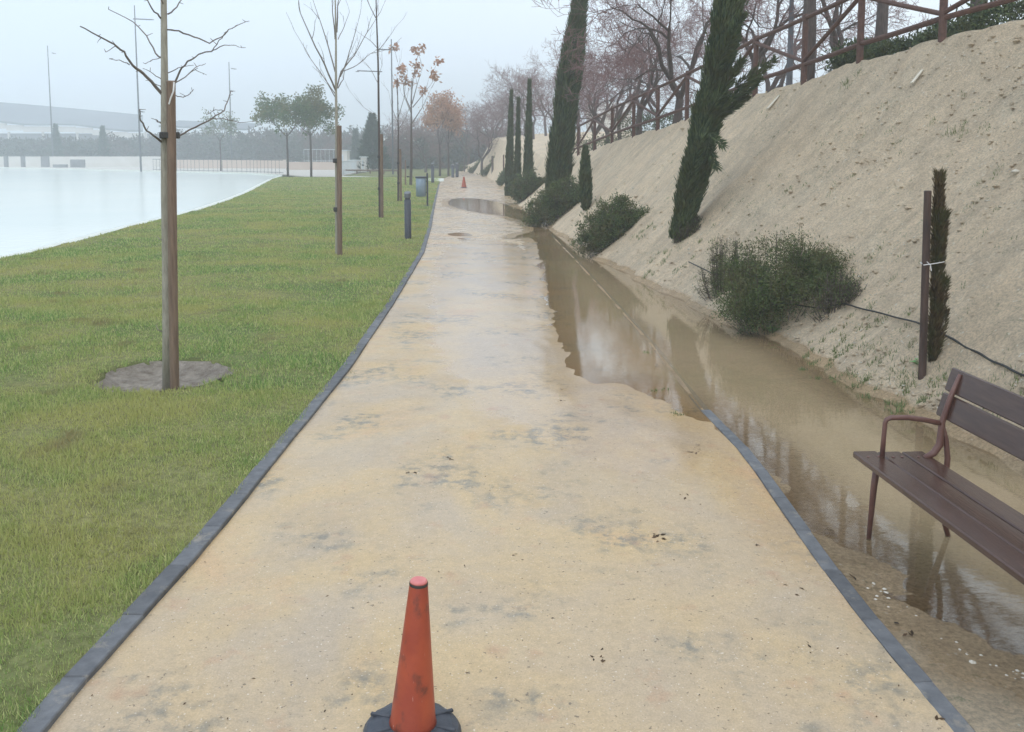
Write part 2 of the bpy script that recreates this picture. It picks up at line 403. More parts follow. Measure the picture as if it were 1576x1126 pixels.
# ------------------------------------------------------------------ mesh helpers
def link_mesh(name, verts, faces, m, parent=None, smooth=False):
    me = bpy.data.meshes.new(name)
    me.from_pydata([tuple(v) for v in verts], [], faces)
    me.validate(); me.update()
    if smooth: me.polygons.foreach_set('use_smooth', [True] * len(me.polygons))
    me.materials.append(m)
    o = bpy.data.objects.new(name, me)
    COL.objects.link(o)
    if parent: o.parent = parent
    return o
def tri_mesh(name, T, m, parent=None):
    T = np.asarray(T, dtype=np.float32)                # (n, k, 3) loose k-gons
    n, k = T.shape[0], T.shape[1]
    me = bpy.data.meshes.new(name)
    me.vertices.add(n * k); me.vertices.foreach_set('co', T.reshape(-1))
    me.loops.add(n * k); me.loops.foreach_set('vertex_index', np.arange(n * k, dtype=np.int32))
    me.polygons.add(n)
    me.polygons.foreach_set('loop_start', np.arange(0, n * k, k, dtype=np.int32))
    me.polygons.foreach_set('loop_total', np.full(n, k, dtype=np.int32))
    me.update(calc_edges=True)
    me.materials.append(m)
    o = bpy.data.objects.new(name, me)
    COL.objects.link(o)
    if parent: o.parent = parent
    return o
def tag(o, label=None, cat=None, group=None, kind=None):
    if label: o['label'] = label
    if cat: o['category'] = cat
    if group: o['group'] = group
    if kind: o['kind'] = kind
    return o
def empty(name, loc, label, cat, group=None, rz=0.0):
    o = bpy.data.objects.new(name, None); COL.objects.link(o)
    o.location = loc; o.rotation_euler = (0, 0, rz); o.empty_display_size = 0.2
    return tag(o, label, cat, group)
def copy_tree(o, parent=None):
    c = o.copy(); COL.objects.link(c)
    if parent: c.parent = parent
    for ch in [q for q in bpy.data.objects if q.parent == o]: copy_tree(ch, c)
    return c
class MB:
    def __init__(s): s.v = []; s.f = []
    def tube(s, pts, rad, n=6, cap=True):
        pts = [Vector(p) for p in pts]
        base = len(s.v); k = len(pts); ref = None
        for i, p in enumerate(pts):
            d = (pts[min(i + 1, k - 1)] - pts[max(i - 1, 0)])
            d = d.normalized() if d.length > 1e-9 else Vector((0, 0, 1))
            if ref is None:
                ref = d.orthogonal().normalized()
            ref = (ref - d * ref.dot(d))
            ref = ref.normalized() if ref.length > 1e-6 else d.orthogonal().normalized()
            b = d.cross(ref); r = rad[i] if hasattr(rad, '__len__') else rad
            for j in range(n):
                a = 2 * math.pi * j / n
                s.v.append(p + (ref * math.cos(a) + b * math.sin(a)) * r)
        for i in range(k - 1):
            for j in range(n):
                a = base + i * n + j; b_ = base + i * n + (j + 1) % n
                s.f.append((a, b_, b_ + n, a + n))
        if cap:
            s.f.append(tuple(base + j for j in range(n - 1, -1, -1)))
            s.f.append(tuple(base + (k - 1) * n + j for j in range(n)))
        return s
    def prism(s, loop0, loop1):
        b = len(s.v); n = len(loop0)
        s.v += [Vector(p) for p in loop0] + [Vector(p) for p in loop1]
        s.f.append(tuple(b + i for i in range(n - 1, -1, -1)))
        s.f.append(tuple(b + n + i for i in range(n)))
        for i in range(n):
            j = (i + 1) % n
            s.f.append((b + i, b + j, b + n + j, b + n + i))
        return s
    def box(s, c, size, rz=0.0, rx=0.0, bev=0.0):
        x, y, z = [q / 2 for q in size]
        e = min(bev, x * .9, y * .9, z * .9)
        R = Matrix.Rotation(rz, 3, 'Z') @ Matrix.Rotation(rx, 3, 'X')
        c = Vector(c)
        def ring(i, zz): return [c + R @ Vector(q) for q in ((-x + i, -y + i, zz), (x - i, -y + i, zz), (x - i, y - i, zz), (-x + i, y - i, zz))]
        if e <= 0:
            return s.prism(ring(0, -z), ring(0, z))
        rs = [ring(e, -z), ring(0, -z + e), ring(0, z - e), ring(e, z)]
        return s.loft(rs)
    def loft(s, rings, cap=True):
        b = len(s.v); n = len(rings[0])
        for r in rings: s.v += [Vector(p) for p in r]
        for i in range(len(rings) - 1):
            for j in range(n):
                k = (j + 1) % n
                s.f.append((b + i * n + j, b + i * n + k, b + (i + 1) * n + k, b + (i + 1) * n + j))
        if cap:
            s.f.append(tuple(b + i for i in range(n - 1, -1, -1)))
            s.f.append(tuple(b + (len(rings) - 1) * n + i for i in range(n)))
        return s
    def lathe(s, c, prof, n=20, ax=Vector((0, 0, 1))):
        c = Vector(c); q = Vector((0, 0, 1)).rotation_difference(ax).to_matrix()
        return s.loft([[c + q @ Vector((r * math.cos(2 * math.pi * j / n), r * math.sin(2 * math.pi * j / n), z)) for j in range(n)] for r, z in prof])
    def build(s, name, m, parent=None, smooth=False): return link_mesh(name, s.v, s.f, m, parent, smooth)

def grid(name, ys, us, fn, m, smooth=True):
    """fn(Y array, u array)-> x,y,z arrays over the grid"""
    Y, U = np.meshgrid(ys, us, indexing='ij')
    x, y, z = fn(Y.ravel(), U.ravel())
    nr, nc = len(ys), len(us)
    i = np.arange(nr - 1)[:, None] * nc + np.arange(nc - 1)[None, :]
    q = np.stack([i, i + 1, i + nc + 1, i + nc], -1).reshape(-1, 4)
    me = bpy.data.meshes.new(name)
    me.vertices.add(nr * nc); me.vertices.foreach_set('co', np.stack([x, y, z], -1).astype(np.float32).ravel())
    me.loops.add(q.size); me.loops.foreach_set('vertex_index', q.astype(np.int32).ravel())
    me.polygons.add(len(q))
    me.polygons.foreach_set('loop_start', np.arange(0, q.size, 4, dtype=np.int32))
    me.polygons.foreach_set('loop_total', np.full(len(q), 4, dtype=np.int32))
    me.update(calc_edges=True)
    if smooth: me.polygons.foreach_set('use_smooth', [True] * len(q))
    me.materials.append(m)
    o = bpy.data.objects.new(name, me); COL.objects.link(o)
    return o
def nz2(x, y, s, seed=0.0, octv=3):
    return np.array([mn.fractal(Vector((a * s + seed, b * s - seed, seed)), 1.0, 2.0, octv) for a, b in zip(x, y)])

# ------------------------------------------------------------------ ground sheets
def rows(y0, y1, k=0.012, mn_=0.03):
    r = [y0]
    while r[-1] < y1: r.append(r[-1] + max(mn_, k * abs(r[-1])))
    return np.array(r)
g = MB(); g.prism([(-700, -60, -0.6), (700, -60, -0.6), (700, 900, -0.6), (-700, 900, -0.6)], [(-700, -60, -0.45), (700, -60, -0.45), (700, 900, -0.45), (-700, 900, -0.45)])
tag(g.build('ground', M['gravel']), kind='structure')

def path_fn(Y, U):
    a, b = XL(Y) + 0.0, np.where(Y > 24.6, XT(Y) + 0.25, XR(Y) + 0.0)
    x = a + (b - a) * U
    pz_ = pond_z(np.stack([x, Y], -1)); far_ = np.clip(np.abs(pz_ + 0.002) / 0.014, 0.8, 1)
    z = pz_ + far_ * (0.004 * nz2(x, Y, 0.9, 3) + 0.0022 * nz2(x, Y, 5, 7)) + 0.0026 * nz2(x, Y, 2.6, 17, 4) + 0.0014 * nz2(x, Y, 11, 5)
    fade = np.clip((Y - 24.6) / 0.5, 0, 1)
    return x, Y, z
prow = np.concatenate([np.arange(-12, 2.5, 0.5), rows(2.5, 128)])
def wetness(o):
    n = len(o.data.vertices); co = np.empty(n * 3, np.float32); o.data.vertices.foreach_get('co', co); co = co.reshape(-1, 3)
    s = np.minimum(sdist(co[:, :2], PP[0]), np.where(co[:, 1] > 24, 9, sdist(co[:, :2], SHEEN)))
    w_ = np.clip(1 - s / 0.8, 0, 1) ** 1.2; w_ = np.maximum(w_, 0.50 * np.clip((co[:, 1] - 7) / 14, 0, 1)) * np.clip(1 - (co[:, 2] - 0.02) / 0.10, 0, 1)
    a = o.data.attributes.new('wet', 'FLOAT', 'POINT'); a.data.foreach_set('value', w_.astype(np.float32))
SHEEN = poly([(700, 375), (790, 370), (850, 560), (960, 640), (1040, 690), (1000, 720), (880, 660), (760, 600), (690, 480)])
po = grid('path', prow, np.linspace(0, 1, 90), path_fn, M['path']); wetness(po); tag(po, kind='structure')

def bank_fn(Y, U):
    far = Y > 24.6
    a = np.where(far, XT(Y), np.minimum(XR(Y) + 0.078, XT(Y)))
    t, c = XT(Y), XC(Y)
    x = np.where(U < 1, a + (t - a) * U, np.where(U < 2, t + (c - t) * (U - 1), c + (U - 2) ** 1.6 * 9.5))
    z = np.where(U < 1, 0, slope_z(x, Y))
    pz = pond_z(np.stack([x, Y], -1))
    z = z + np.where(U < 1, pz, np.where(U < 1.4, pz * (1 - np.clip((U - 1) / 0.25, 0, 1)), 0))
    k = np.clip((U - 1) / 0.2, 0, 1)
    n1 = nz2(x, Y, 0.55, 11, 4); n2 = nz2(x, Y, 3.0, 5, 4); n3 = nz2(x + 0.5 * Y, Y * 0.6 - x, 1.1, 21, 3)
    z = z + k * (0.055 * n1 * np.clip((2.4 - U) * 3, 0.3, 1) + 0.04 * n2 + 0.05 * np.maximum(n3, 0)) + (1 - k) * (0.004 * nz2(x, Y, 0.9, 3) + 0.006 * n2)
    z = np.where(far & (U < 0.02), z, z)
    return x, Y, z
ucol = np.concatenate([np.linspace(0, 1, 26)[:-1], np.linspace(1, 2, 110)[:-1], np.linspace(2, 6.5, 60)])
brow = np.concatenate([np.arange(-12, 3, 0.4), rows(3, 126, 0.009, 0.04)])
bo = grid('embankment', brow, ucol, bank_fn, M['soil']); wetness(bo); tag(bo, kind='structure')

# pond water (one sheet, the ground dips below it)
def grow(P, r):
    n = len(P); area = sum(P[i][0] * P[(i + 1) % n][1] - P[(i + 1) % n][0] * P[i][1] for i in range(n))
    s = 1 if area > 0 else -1; out = []
    for i in range(n):
        a = np.array(P[i - 1]); b = np.array(P[i]); c = np.array(P[(i + 1) % n])
        t = (c - a); t = t / (np.linalg.norm(t) + 1e-9)
        out.append(b + s * r * np.array([t[1], -t[0]]))
    return out
wy = rows(3.2, 62, 0.006, 0.05); nu = 130
WY, WU = np.meshgrid(wy, np.linspace(0, 1, nu), indexing='ij'); WY, WU = WY.ravel(), WU.ravel()
WX = XL(WY) + 0.3 + (XT(WY) + 0.45 - XL(WY) - 0.3) * WU
ws = np.minimum.reduce([sdist(np.stack([WX, WY], -1), p) for p in PP])
okv = ws < 0.10
i_ = (np.arange(len(wy) - 1)[:, None] * nu + np.arange(nu - 1)[None, :]).ravel()
qd = np.stack([i_, i_ + 1, i_ + nu + 1, i_ + nu], -1); qd = qd[okv[qd].any(1)]
used = np.unique(qd); rm = np.full(len(WX), -1); rm[used] = np.arange(len(used))
wob = link_mesh('puddle_water', np.stack([WX, WY, np.full(len(WX), -0.002)], -1)[used], [tuple(int(v) for v in q) for q in rm[qd]], M['water'])
at_w = wob.data.attributes.new('depth', 'FLOAT', 'POINT'); at_w.data.foreach_set('value', np.clip(-ws[used] / 0.65, 0, 1).astype(np.float32))
tag(wob, kind='structure')

# pool outline
PN = [(-900, 560), (-300, 452), (0, 398), (65, 383), (130, 366), (190, 350), (250, 336), (300, 323), (345, 308), (375, 296), (396, 285), (412, 277), (428, 272)]
PF = [(430, 269.5), (380, 266), (250, 263), (120, 260), (0, 257.5), (-300, 254), (-900, 252)]
pool_poly = [at(x, y) for x, y in PN + PF]
POOL = np.array([[p.x, p.y] for p in pool_poly])
MBp = MB(); MBp.prism([(p.x, p.y, -0.3) for p in pool_poly], [(p.x, p.y, -0.075) for p in pool_poly])
pw = MBp.build('pool_water', M['pool']); tag(pw, kind='structure')
r_ = MB()
outer = grow(POOL, 0.30); n_ = len(POOL)
for i in range(n_):
    j = (i + 1) % n_
    a, b, c, d = POOL[i], POOL[j], outer[j], outer[i]
    r_.prism([(*a, -0.28), (*b, -0.28), (*c, -0.28), (*d, -0.28)], [(*a, 0.055), (*b, 0.055), (*c, 0.055), (*d, 0.055)])
tag(r_.build('pool_rim', M['rim']), kind='structure')

# lawn: everything left of the kerb up to the cross path, cut around the pool by height
def lawn_fn(Y, U):
    xl = XL(Y) - 0.095
    xr = np.interp(Y, [-12, 5, 15, 90], [-22, -22, -30, -60])
    x = xl + (xr - xl) * U ** 1.5
    s = sdist(np.stack([x, Y], -1), POOL)
    z = np.where(s < 0.3, -0.42, 0.03) + np.where(s > 0.3, np.clip((xl - x) * 0.012, 0, 0.05), 0)
    pit = np.hypot(x - PIT.x, Y - PIT.y)
    z = np.where(pit < 0.62, z - 0.10 * np.clip((0.62 - pit) / 0.1, 0, 1) - .12, z)
    return x, Y, z + np.where(s > 0.3, 0.008 * nz2(x, Y, 1.2, 9), 0)
PIT = at(253, 583)
lrow = np.concatenate([np.arange(-12, 2.5, 0.5), rows(2.5, 83.5, 0.012, 0.05)])
tag(grid('lawn', lrow, np.linspace(0, 1, 150), lawn_fn, M['lawn']), kind='structure')
# tree pit soil: concave dish with a ragged rim
def pit_fn(R, A):
    rr = R * (1 + 0.07 * np.sin(A * 3 + 1) + 0.05 * np.sin(A * 7))
    x = PIT.x + rr * 0.60 * np.cos(A); y = PIT.y + rr * 0.66 * np.sin(A)
    return x, y, 0.036 - 0.125 * (1 - R ** 3.5) + 0.06 * np.exp(-(R / .25) ** 2) + 0.045 * nz2(x, y, 7, 2, 5) * (1.05 - R) + 0.022 * np.sin(A * 11 + 2 * np.sin(A * 3)) * R ** 2 * (1 - R) * 3 * (1 - R * 0.3)
tag(grid('tree_pit_soil', np.linspace(0.0, 1.0, 26), np.linspace(0, 2 * math.pi, 70), pit_fn, M['mulch']), kind='structure')

# far paving behind the pool and the cross path
def slab(name, px, z, m, th=0.12, up=0.0):
    q = [at(x, y) for x, y in px]
    s = MB(); s.prism([(p.x, p.y, z - th) for p in q], [(p.x, p.y, z) for p in q]); return tag(s.build(name, m), kind='structure')
slab('terrace_paving', [(-900, 251.4), (0, 256.6), (250, 262.2), (440, 267.5), (470, 271.2), (520, 271.2), (560, 262), (620, 258), (640, 246), (-900, 243.5)], -0.02, M['paving'])
slab('cross_path', [(515, 271), (512, 274.0), (600, 275.5), (683, 279.5), (683, 275), (600, 272.8)], 0.05, M['rim'], 0.3)
slab('far_lawn', [(530, 270.9), (600, 272.0), (684, 274.3), (704, 265.5), (706, 256), (620, 257)], 0.06, M['lawn'], 0.3)
slab('right_crossing_path', [(690, 276), (770, 279), (800, 277), (800, 270.5), (720, 270)], 0.03, M['path'], 0.3)

# kerbs: blocks of half a metre with joints
random.seed(4)
def kerb(name, fx, y0, y1, side, top, kw=0.1):
    k = MB(); Y = y0
    while Y < y1:
        L = 0.5 if Y < 45 else 1.0
        a = Vector((float(fx(Y)), Y, 0)); b = Vector((float(fx(Y + L)), Y + L, 0))
        d = (b - a).normalized(); nrm = Vector((-d.y, d.x, 0)) * side
        jt = random.uniform(-0.003, 0.003); a2 = a + d * 0.0015 + nrm * jt; b2 = b - d * 0.0015 + nrm * jt
        tp = top(Y) + random.uniform(-0.002, 0.002) * (1 if top(Y) > 0.001 else .25); e = 0.005
        rings = []
        for ins, z in ((0, -0.2), (0, tp - e), (e, tp)):
            rings.append([(a2 + d * ins + nrm * ins) + Vector((0, 0, z)), (b2 - d * ins + nrm * ins) + Vector((0, 0, z)),
                          (b2 - d * ins + nrm * (kw - ins)) + Vector((0, 0, z)), (a2 + d * ins + nrm * (kw - ins)) + Vector((0, 0, z))])
        if side < 0: rings = [list(reversed(r)) for r in rings]
        k.loft(rings); Y += L
    return tag(k.build(name, M['kerb']), kind='structure')
kerb('lawn_kerb', XL, -4, 64, 1, lambda Y: 0.042)
kerb('verge_kerb', lambda Y: np.interp(Y, KRy, KRx), -4, 24.2, -1, lambda Y: float(np.interp(Y, [4, 6.2, 7.2, 7.6, 30], [0.020, 0.016, 0.000, -0.0045, -0.0045])), 0.082)

# the silted-over run of the same kerb, just breaking the puddle's surface
sk = MB(); Yk = 7.5; loops = []
while Yk < 23.5:
    cx_ = float(np.interp(Yk, KRy, KRx)) + .02; wd = .015 + .006 * math.sin(Yk * 3.1); zt = -.0012 + .0012 * math.sin(Yk * 2.3) + .0012 * math.sin(Yk * 7)
    loops.append([Vector((cx_ - wd - .03, Yk, -.03)), Vector((cx_ - wd, Yk, zt)), Vector((cx_ + wd, Yk, zt)), Vector((cx_ + wd + .03, Yk, -.03))]); Yk += .12
sk.loft(loops); sko = sk.build('silted_kerb', M['soil']); wetness(sko); tag(sko, kind='structure')

# ------------------------------------------------------------------ grass
rng = np.random.default_rng(3)
def blades(x, y, z, hgt, wid, lean=0.55):
    n = len(x); a = rng.uniform(0, 2 * np.pi, n); l = rng.uniform(0, lean, n); b = rng.uniform(0, 2 * np.pi, n)
    dx, dy = np.cos(a) * wid / 2, np.sin(a) * wid / 2
    T = np.empty((n, 3, 3), np.float32)
    T[:, 0] = np.stack([x - dx, y - dy, z], -1); T[:, 1] = np.stack([x + dx, y + dy, z], -1)
    T[:, 2] = np.stack([x + np.cos(b) * l * hgt, y + np.sin(b) * l * hgt, z + hgt * np.sqrt(np.maximum(1 - l * l, .2))], -1)
    return T
parts = []
for y0, y1, dens in ((2.6, 5, 9000), (5, 8, 5200), (8, 13, 2400), (13, 20, 1000), (20, 32, 420), (32, 52, 170), (52, 83, 60)):
    w_ = 0.60 * y1 + 0.6
    n = int((y1 - y0) * w_ * dens)
    y = rng.uniform(y0, y1, n); x = -rng.uniform(0, 1, n) * w_
    kx = XL(y) - 0.1
    s = sdist(np.stack([x, y], -1), POOL) if y1 > 13 else np.full(n, 9.)
    pit = np.hypot((x - PIT.x), (y - PIT.y) / 1.08)
    clump = np.sin(x * 5.1 + 2 * np.sin(y * 3.3)) * np.sin(y * 4.3 + 1.7 * np.sin(x * 2.9))
    ok = (x < kx + 0.025 + 0.035 * clump) & (s > 0.41) & (pit > 0.60 + 0.05 * np.sin(14 * np.arctan2(y - PIT.y, x - PIT.x))) & (x > -0.60 * y - 0.5) & (y < 82)
    x, y = x[ok], y[ok]; n = len(x)
    cl = (np.sin(x * 3.1 + 2 * np.sin(y * 2.3)) * np.sin(y * 2.7 + 1.7 * np.sin(x * 1.9)) + 1) / 2
    hgt = rng.uniform(0.018, 0.052, n) * (0.6 + 0.8 * cl) * (1 + 0.008 * y)
    wid = (0.0024 + 0.0008 * y) * rng.uniform(0.7, 1.4, n)
    zz = 0.025 + np.clip((XL(y) - 0.095 - x) * 0.012, 0, 0.05)
    parts.append(blades(x, y, zz, hgt, wid, 0.85))
tag(tri_mesh('grass', np.concatenate(parts), M['grass']), 'short damp green and yellowing lawn grass', 'grass', kind='stuff')

# ------------------------------------------------------------------ foliage helpers
def rand_unit(n):
    v = rng.normal(size=(n, 3)); return v / np.linalg.norm(v, axis=1)[:, None]
def sprays(P, D, L, W):
    """narrow diamond sprays starting at P along D"""
    n = len(P); side = np.cross(D, rand_unit(n)); side /= (np.linalg.norm(side, axis=1)[:, None] + 1e-9)
    T = np.empty((n, 4, 3), np.float32); L = L[:, None]; W = W[:, None]
    T[:, 0] = P; T[:, 1] = P + D * L * 0.45 + side * W; T[:, 2] = P + D * L; T[:, 3] = P + D * L * 0.45 - side * W
    return T
def spindle(base, top, R, n, prof, L=(0.10, 0.2), W=0.012, lumps=16, rag=0.25, bend=(0, 0), outw=0.35):
    """cypress crown: sprays on plumes around an axis from base to top"""
    base = np.array(base); ax = np.array(top) - base; hgt = np.linalg.norm(ax); a = ax / hgt
    e1 = np.cross(a, [0, 1, 0.01]); e1 /= np.linalg.norm(e1); e2 = np.cross(a, e1)
    out = []
    nl = lumps
    la = rng.uniform(0, 2 * np.pi, nl * 10); lt = rng.uniform(0, 1, nl * 10)
    t = rng.uniform(0, 1, n) ** 1.08; th = rng.uniform(0, 2 * np.pi, n)
    # plume modulation: twisted ridges
    ridge = (0.5 + 0.5 * np.sin(th * 4 + t * hgt * 2.0 + 1.6 * np.sin(t * hgt * 2.1 + th))) ** .7
    ridge2 = 0.5 + 0.5 * np.sin(th * 2 - t * hgt * 5.7 + 1.0 + 1.5 * np.sin(t * hgt * 1.1))
    r = R * prof(t) * (1 - rag + rag * (0.65 * ridge + 0.35 * ridge2)) * np.sqrt(rng.uniform(0.30, 1.0, n)) * np.where(rng.uniform(0, 1, n) < .04, 1.25, 1.0)
    bx = bend[0] * np.sin(t * np.pi); by = bend[1] * np.sin(t * np.pi)
    rad = np.cos(th)[:, None] * e1 + np.sin(th)[:, None] * e2
    P = base + a * (t * hgt)[:, None] + rad * r[:, None] + np.stack([bx, by, bx * 0], -1)
    D = a * 1.0 + rad * outw + rand_unit(n) * 0.28 + np.cross(a, rad) * 0.2
    D /= np.linalg.norm(D, axis=1)[:, None]
    return sprays(P, D, rng.uniform(L[0], L[1], n), np.full(n, W) * rng.uniform(.7, 1.4, n))
def cyp_prof(t): return np.clip(np.where(t < 0.25, 0.45 + 0.55 * np.sin(t / 0.25 * np.pi / 2), np.cos((t - 0.25) / 0.75 * np.pi / 2) ** 0.75), 0.03, 1)

# ------------------------------------------------------------------ bare tree generator
def branchy(mb, tips, p, d, L, r, lev, R, spread, up, kids, wig=0.18, rmin=0.003, shrink=0.72, main=None):
    n = 4 if lev > 2 else 3
    pts = [p]; rad = [r]; q = p.copy(); dd = d.copy()
    for i in range(n):
        dd = (dd + Vector((R.uniform(-wig, wig), R.uniform(-wig, wig), R.uniform(-wig, wig) + up * 0.15))).normalized()
        q = q + dd * (L / n); pts.append(q.copy()); rad.append(max(rmin, r * (1 - 0.45 * (i + 1) / n)))
    (main if main and lev > 3 else mb).tube(pts, rad, 7 if r > 0.05 else (4 if r > 0.015 else 3), cap=False)
    if lev == 0:
        tips.append((pts[-1], dd)); return
    for k in range(kids):
        t = R.uniform(0.3, 1.0) if k else 1.0
        i = min(int(t * n), n - 1); b = pts[i].lerp(pts[i + 1], t * n - i)
        ax = Vector((R.gauss(0, 1), R.gauss(0, 1), R.gauss(0, 1))).cross(dd).normalized()
        nd = (Matrix.Rotation(R.uniform(0.35, 1.0) * spread, 3, ax) @ dd + Vector((0, 0, up * 0.3))).normalized()
        branchy(mb, tips, b, nd, L * R.uniform(0.6, 0.9) * shrink / 0.72 * 0.85, max(rmin, rad[i] * 0.62), lev - 1, R, spread, up, kids, wig * .82, rmin, shrink, main)
def bare_tree_meshes(seed, hgt, r0, fork, lev=5, kids=3, spread=0.85, up=0.25, nmain=4, rmin=0.006, lean=0.0):
    R = random.Random(seed); trunk = MB(); crown = MB(); tips = []
    pts = [Vector((0, 0, -0.2))]; d = Vector((lean, 0, 1)).normalized(); q = Vector((0, 0, 0)); rad = [r0 * 1.25]
    for i in range(5):
        pts.append(q.copy()); rad.append(r0 * (1 - 0.07 * i)); d = (d + Vector((R.uniform(-.1, .1), R.uniform(-.1, .1), 0))).normalized(); q = q + d * fork / 4
    trunk.tube(pts, rad, 9, cap=True)
    top = pts[-1]
    for k in range(nmain):
        a = 2 * math.pi * k / nmain + R.uniform(-.5, .5); s = R.uniform(0.45, 0.85) * spread
        nd = Vector((math.cos(a) * s, math.sin(a) * s, 1)).normalized()
        branchy(crown, tips, top + Vector((0, 0, -R.uniform(0, .15))), nd, (hgt - fork) * 0.36, r0 * 0.58, lev, R, spread, up, kids, 0.42, rmin, 0.76, trunk)
    return trunk, crown, tips
def tip_leaves(tips, n, rad, L, W, droop=0.2):
    idx = rng.integers(0, len(tips), n)
    P = np.array([tuple(tips[i][0]) for i in idx]) + rng.normal(size=(n, 3)) * rad
    D = rand_unit(n) + np.array([0, 0, -droop]); D /= np.linalg.norm(D, axis=1)[:, None]
    return sprays(P, D, rng.uniform(L * .6, L * 1.3, n), np.full(n, W))

# ------------------------------------------------------------------ street lawn trees with stakes
def px_branch(mb, pts, d, r0, r1, dy=0.0, n=4):
    """a limb traced on the tree's own plane, drifting dy in depth towards its tip"""
    k = len(pts); P = []
    for i, (x, y) in enumerate(pts): P.append(atY(x, y, d + dy * i / (k - 1)))
    # subdivide softly with wiggle
    Q = []; 
    for i in range(k - 1):
        for s in range(3):
            q = P[i].lerp(P[i + 1], s / 3)
            Q.append(q + Vector((random.uniform(-1, 1), random.uniform(-1, 1), random.uniform(-1, 1))) * 0.006)
    Q.append(P[-1])
    mb.tube(Q, [r0 + (r1 - r0) * i / (len(Q) - 1) for i in range(len(Q))], n)
    return Q
def local(mb, o):
    L = Vector(o.location)
    mb.v = [v - L for v in mb.v]; return mb
random.seed(11)
b1 = at(259, 600, 0.0); D1 = b1.y
t1 = empty('young_tree', (b1.x, b1.y, 0), 'nearest bare young tree, crooked low branches, tied to a stake in its soil pit', 'tree', 'young trees along the lawn')
tr = MB(); P = [atY(x, y, D1) for x, y in [(259, 606), (258, 500), (257, 400), (255, 300), (254, 200), (253, 100), (252, 0), (251, -120), (250, -260)]]
tr.tube(P, [0.052, 0.046, 0.043, 0.041, 0.036, 0.030, 0.026, 0.017, 0.006], 12)
for (x, y, dx, dy_) in [(252, 370, -9, -5), (250, 510, -10, -10), (258, 388, 3, 0), (260, 448, 4, 2)]:
    tr.tube([atY(x, y, D1), atY(x + dx * .7, y + dy_ * .3, D1 - .03), atY(x + dx, y + dy_, D1 - .04)], [0.009, 0.006, 0.003], 4)
local(tr, t1).build('trunk', M['bark'], t1, True)
cr = MB()
B = [([(252, 148), (233, 125), (215, 108), (200, 95), (190, 80), (175, 67), (150, 54), (123, 40)], .019, .006, -.5),
     ([(190, 80), (178, 70), (163, 80)], .006, .003, .1), ([(200, 100), (185, 93), (168, 90)], .006, .003, -.2), ([(155, 57), (150, 66)], .004, .002, .1),
     ([(252, 93), (240, 82), (225, 55), (205, 34), (167, 14)], .010, .004, .6), ([(252, 125), (235, 112), (220, 105)], .006, .003, .3),
     ([(250, 30), (238, 18), (226, 0), (218, -20)], .010, .004, -.3), ([(258, 22), (272, 10), (285, -8)], .010, .004, .3), ([(252, 8), (246, -4), (243, -20)], .008, .004, -.2),
     ([(257, 46), (275, 47), (298, 56), (322, 66), (340, 57), (352, 45), (366, 38), (384, 32)], .012, .004, .5),
     ([(268, 130), (276, 110), (288, 95), (305, 84), (325, 78), (338, 62), (350, 48)], .013, .004, -.4), ([(325, 78), (345, 70), (362, 70), (378, 73)], .006, .003, -.3),
     ([(270, 128), (285, 118), (300, 108), (318, 115)], .007, .003, .3), ([(285, 118), (300, 103), (311, 100)], .005, .003, .1), ([(258, 112), (275, 104), (298, 100)], .006, .003, -.2),
     ([(268, 146), (282, 150), (292, 144), (298, 137)], .006, .003, .2),
     ([(252, 220), (240, 212), (226, 200), (217, 185), (215, 168)], .013, .006, -.4),
     ([(256, 212), (275, 208), (300, 196), (325, 182), (345, 170), (352, 150), (355, 140)], .013, .004, .5), ([(325, 182), (345, 182), (368, 188), (398, 186)], .007, .003, .5), ([(345, 170), (332, 168), (318, 176)], .005, .003, .2),
     ([(252, 192), (245, 188), (240, 184)], .010, .008, 0), ([(250, 88), (236, 92), (224, 98)], .005, .003, .2), ([(250, 135), (238, 128), (222, 115)], .006, .003, .3)]
for pts, ra, rb, dy in B:
    Q = px_branch(cr, pts, D1, ra * .82, rb * .8, dy)
    for q in Q[4::2]:
        if random.random() < 0.75:
            v = Vector((random.uniform(-1, 1), random.uniform(-1, 1), random.uniform(-.3, 1))) * 0.045
            cr.tube([q, q + v], [0.004, 0.002], 3)
R = random.Random(5)
for z, sgn in ((3.9, 1), (4.2, -1), (4.5, 1), (4.8, -1), (5.1, 1)):
    tmp = []
    branchy(cr, tmp, Vector((atY(251, -60, D1).x, D1, z)), Vector((sgn * .7, R.uniform(-.6, .6), .8)).normalized(), 0.7, 0.012, 2, R, 0.7, 0.3, 2, 0.2, 0.003)
local(cr, t1).build('crown', M['twig'], t1)
def stake(x0, y0, x1, y1, d, r, label, group='stakes beside the young trees'):
    a, b = atY(x0, y0, d), atY(x1, y1, d)
    o = empty('tree_stake', (a.x, a.y, 0), label, 'stake', group)
    m = MB(); m.tube([a - Vector((0, 0, .3)), a.lerp(b, .3), a.lerp(b, .65), b - Vector((0, 0, .008)), b], [r, r, r * .98, r * .96, r * .8], 12)
    local(m, o).build('post', M['stake'], o, False)
    return o, a, b
s1, a_, b_ = stake(268, 602, 263, 124, D1 - 0.10, 0.040, 'thick weathered wooden stake tied to the nearest young tree, in the soil pit')
m = MB(); c = atY(261, 208, D1 - .05)
m.lathe(c + Vector((0, 0, -.028)), [(0.082, 0), (0.086, .006), (0.086, .05), (0.082, .056)], 18); local(m, s1).build('strap', M['dark'], s1)
m = MB(); m.tube([atY(268, 126, D1 - .15), atY(267, 140, D1 - .16), atY(263, 150, D1 - .15), atY(260, 160, D1 - .14)], [.008] * 4, 4); local(m, s1).build('tape', M['white'], s1)

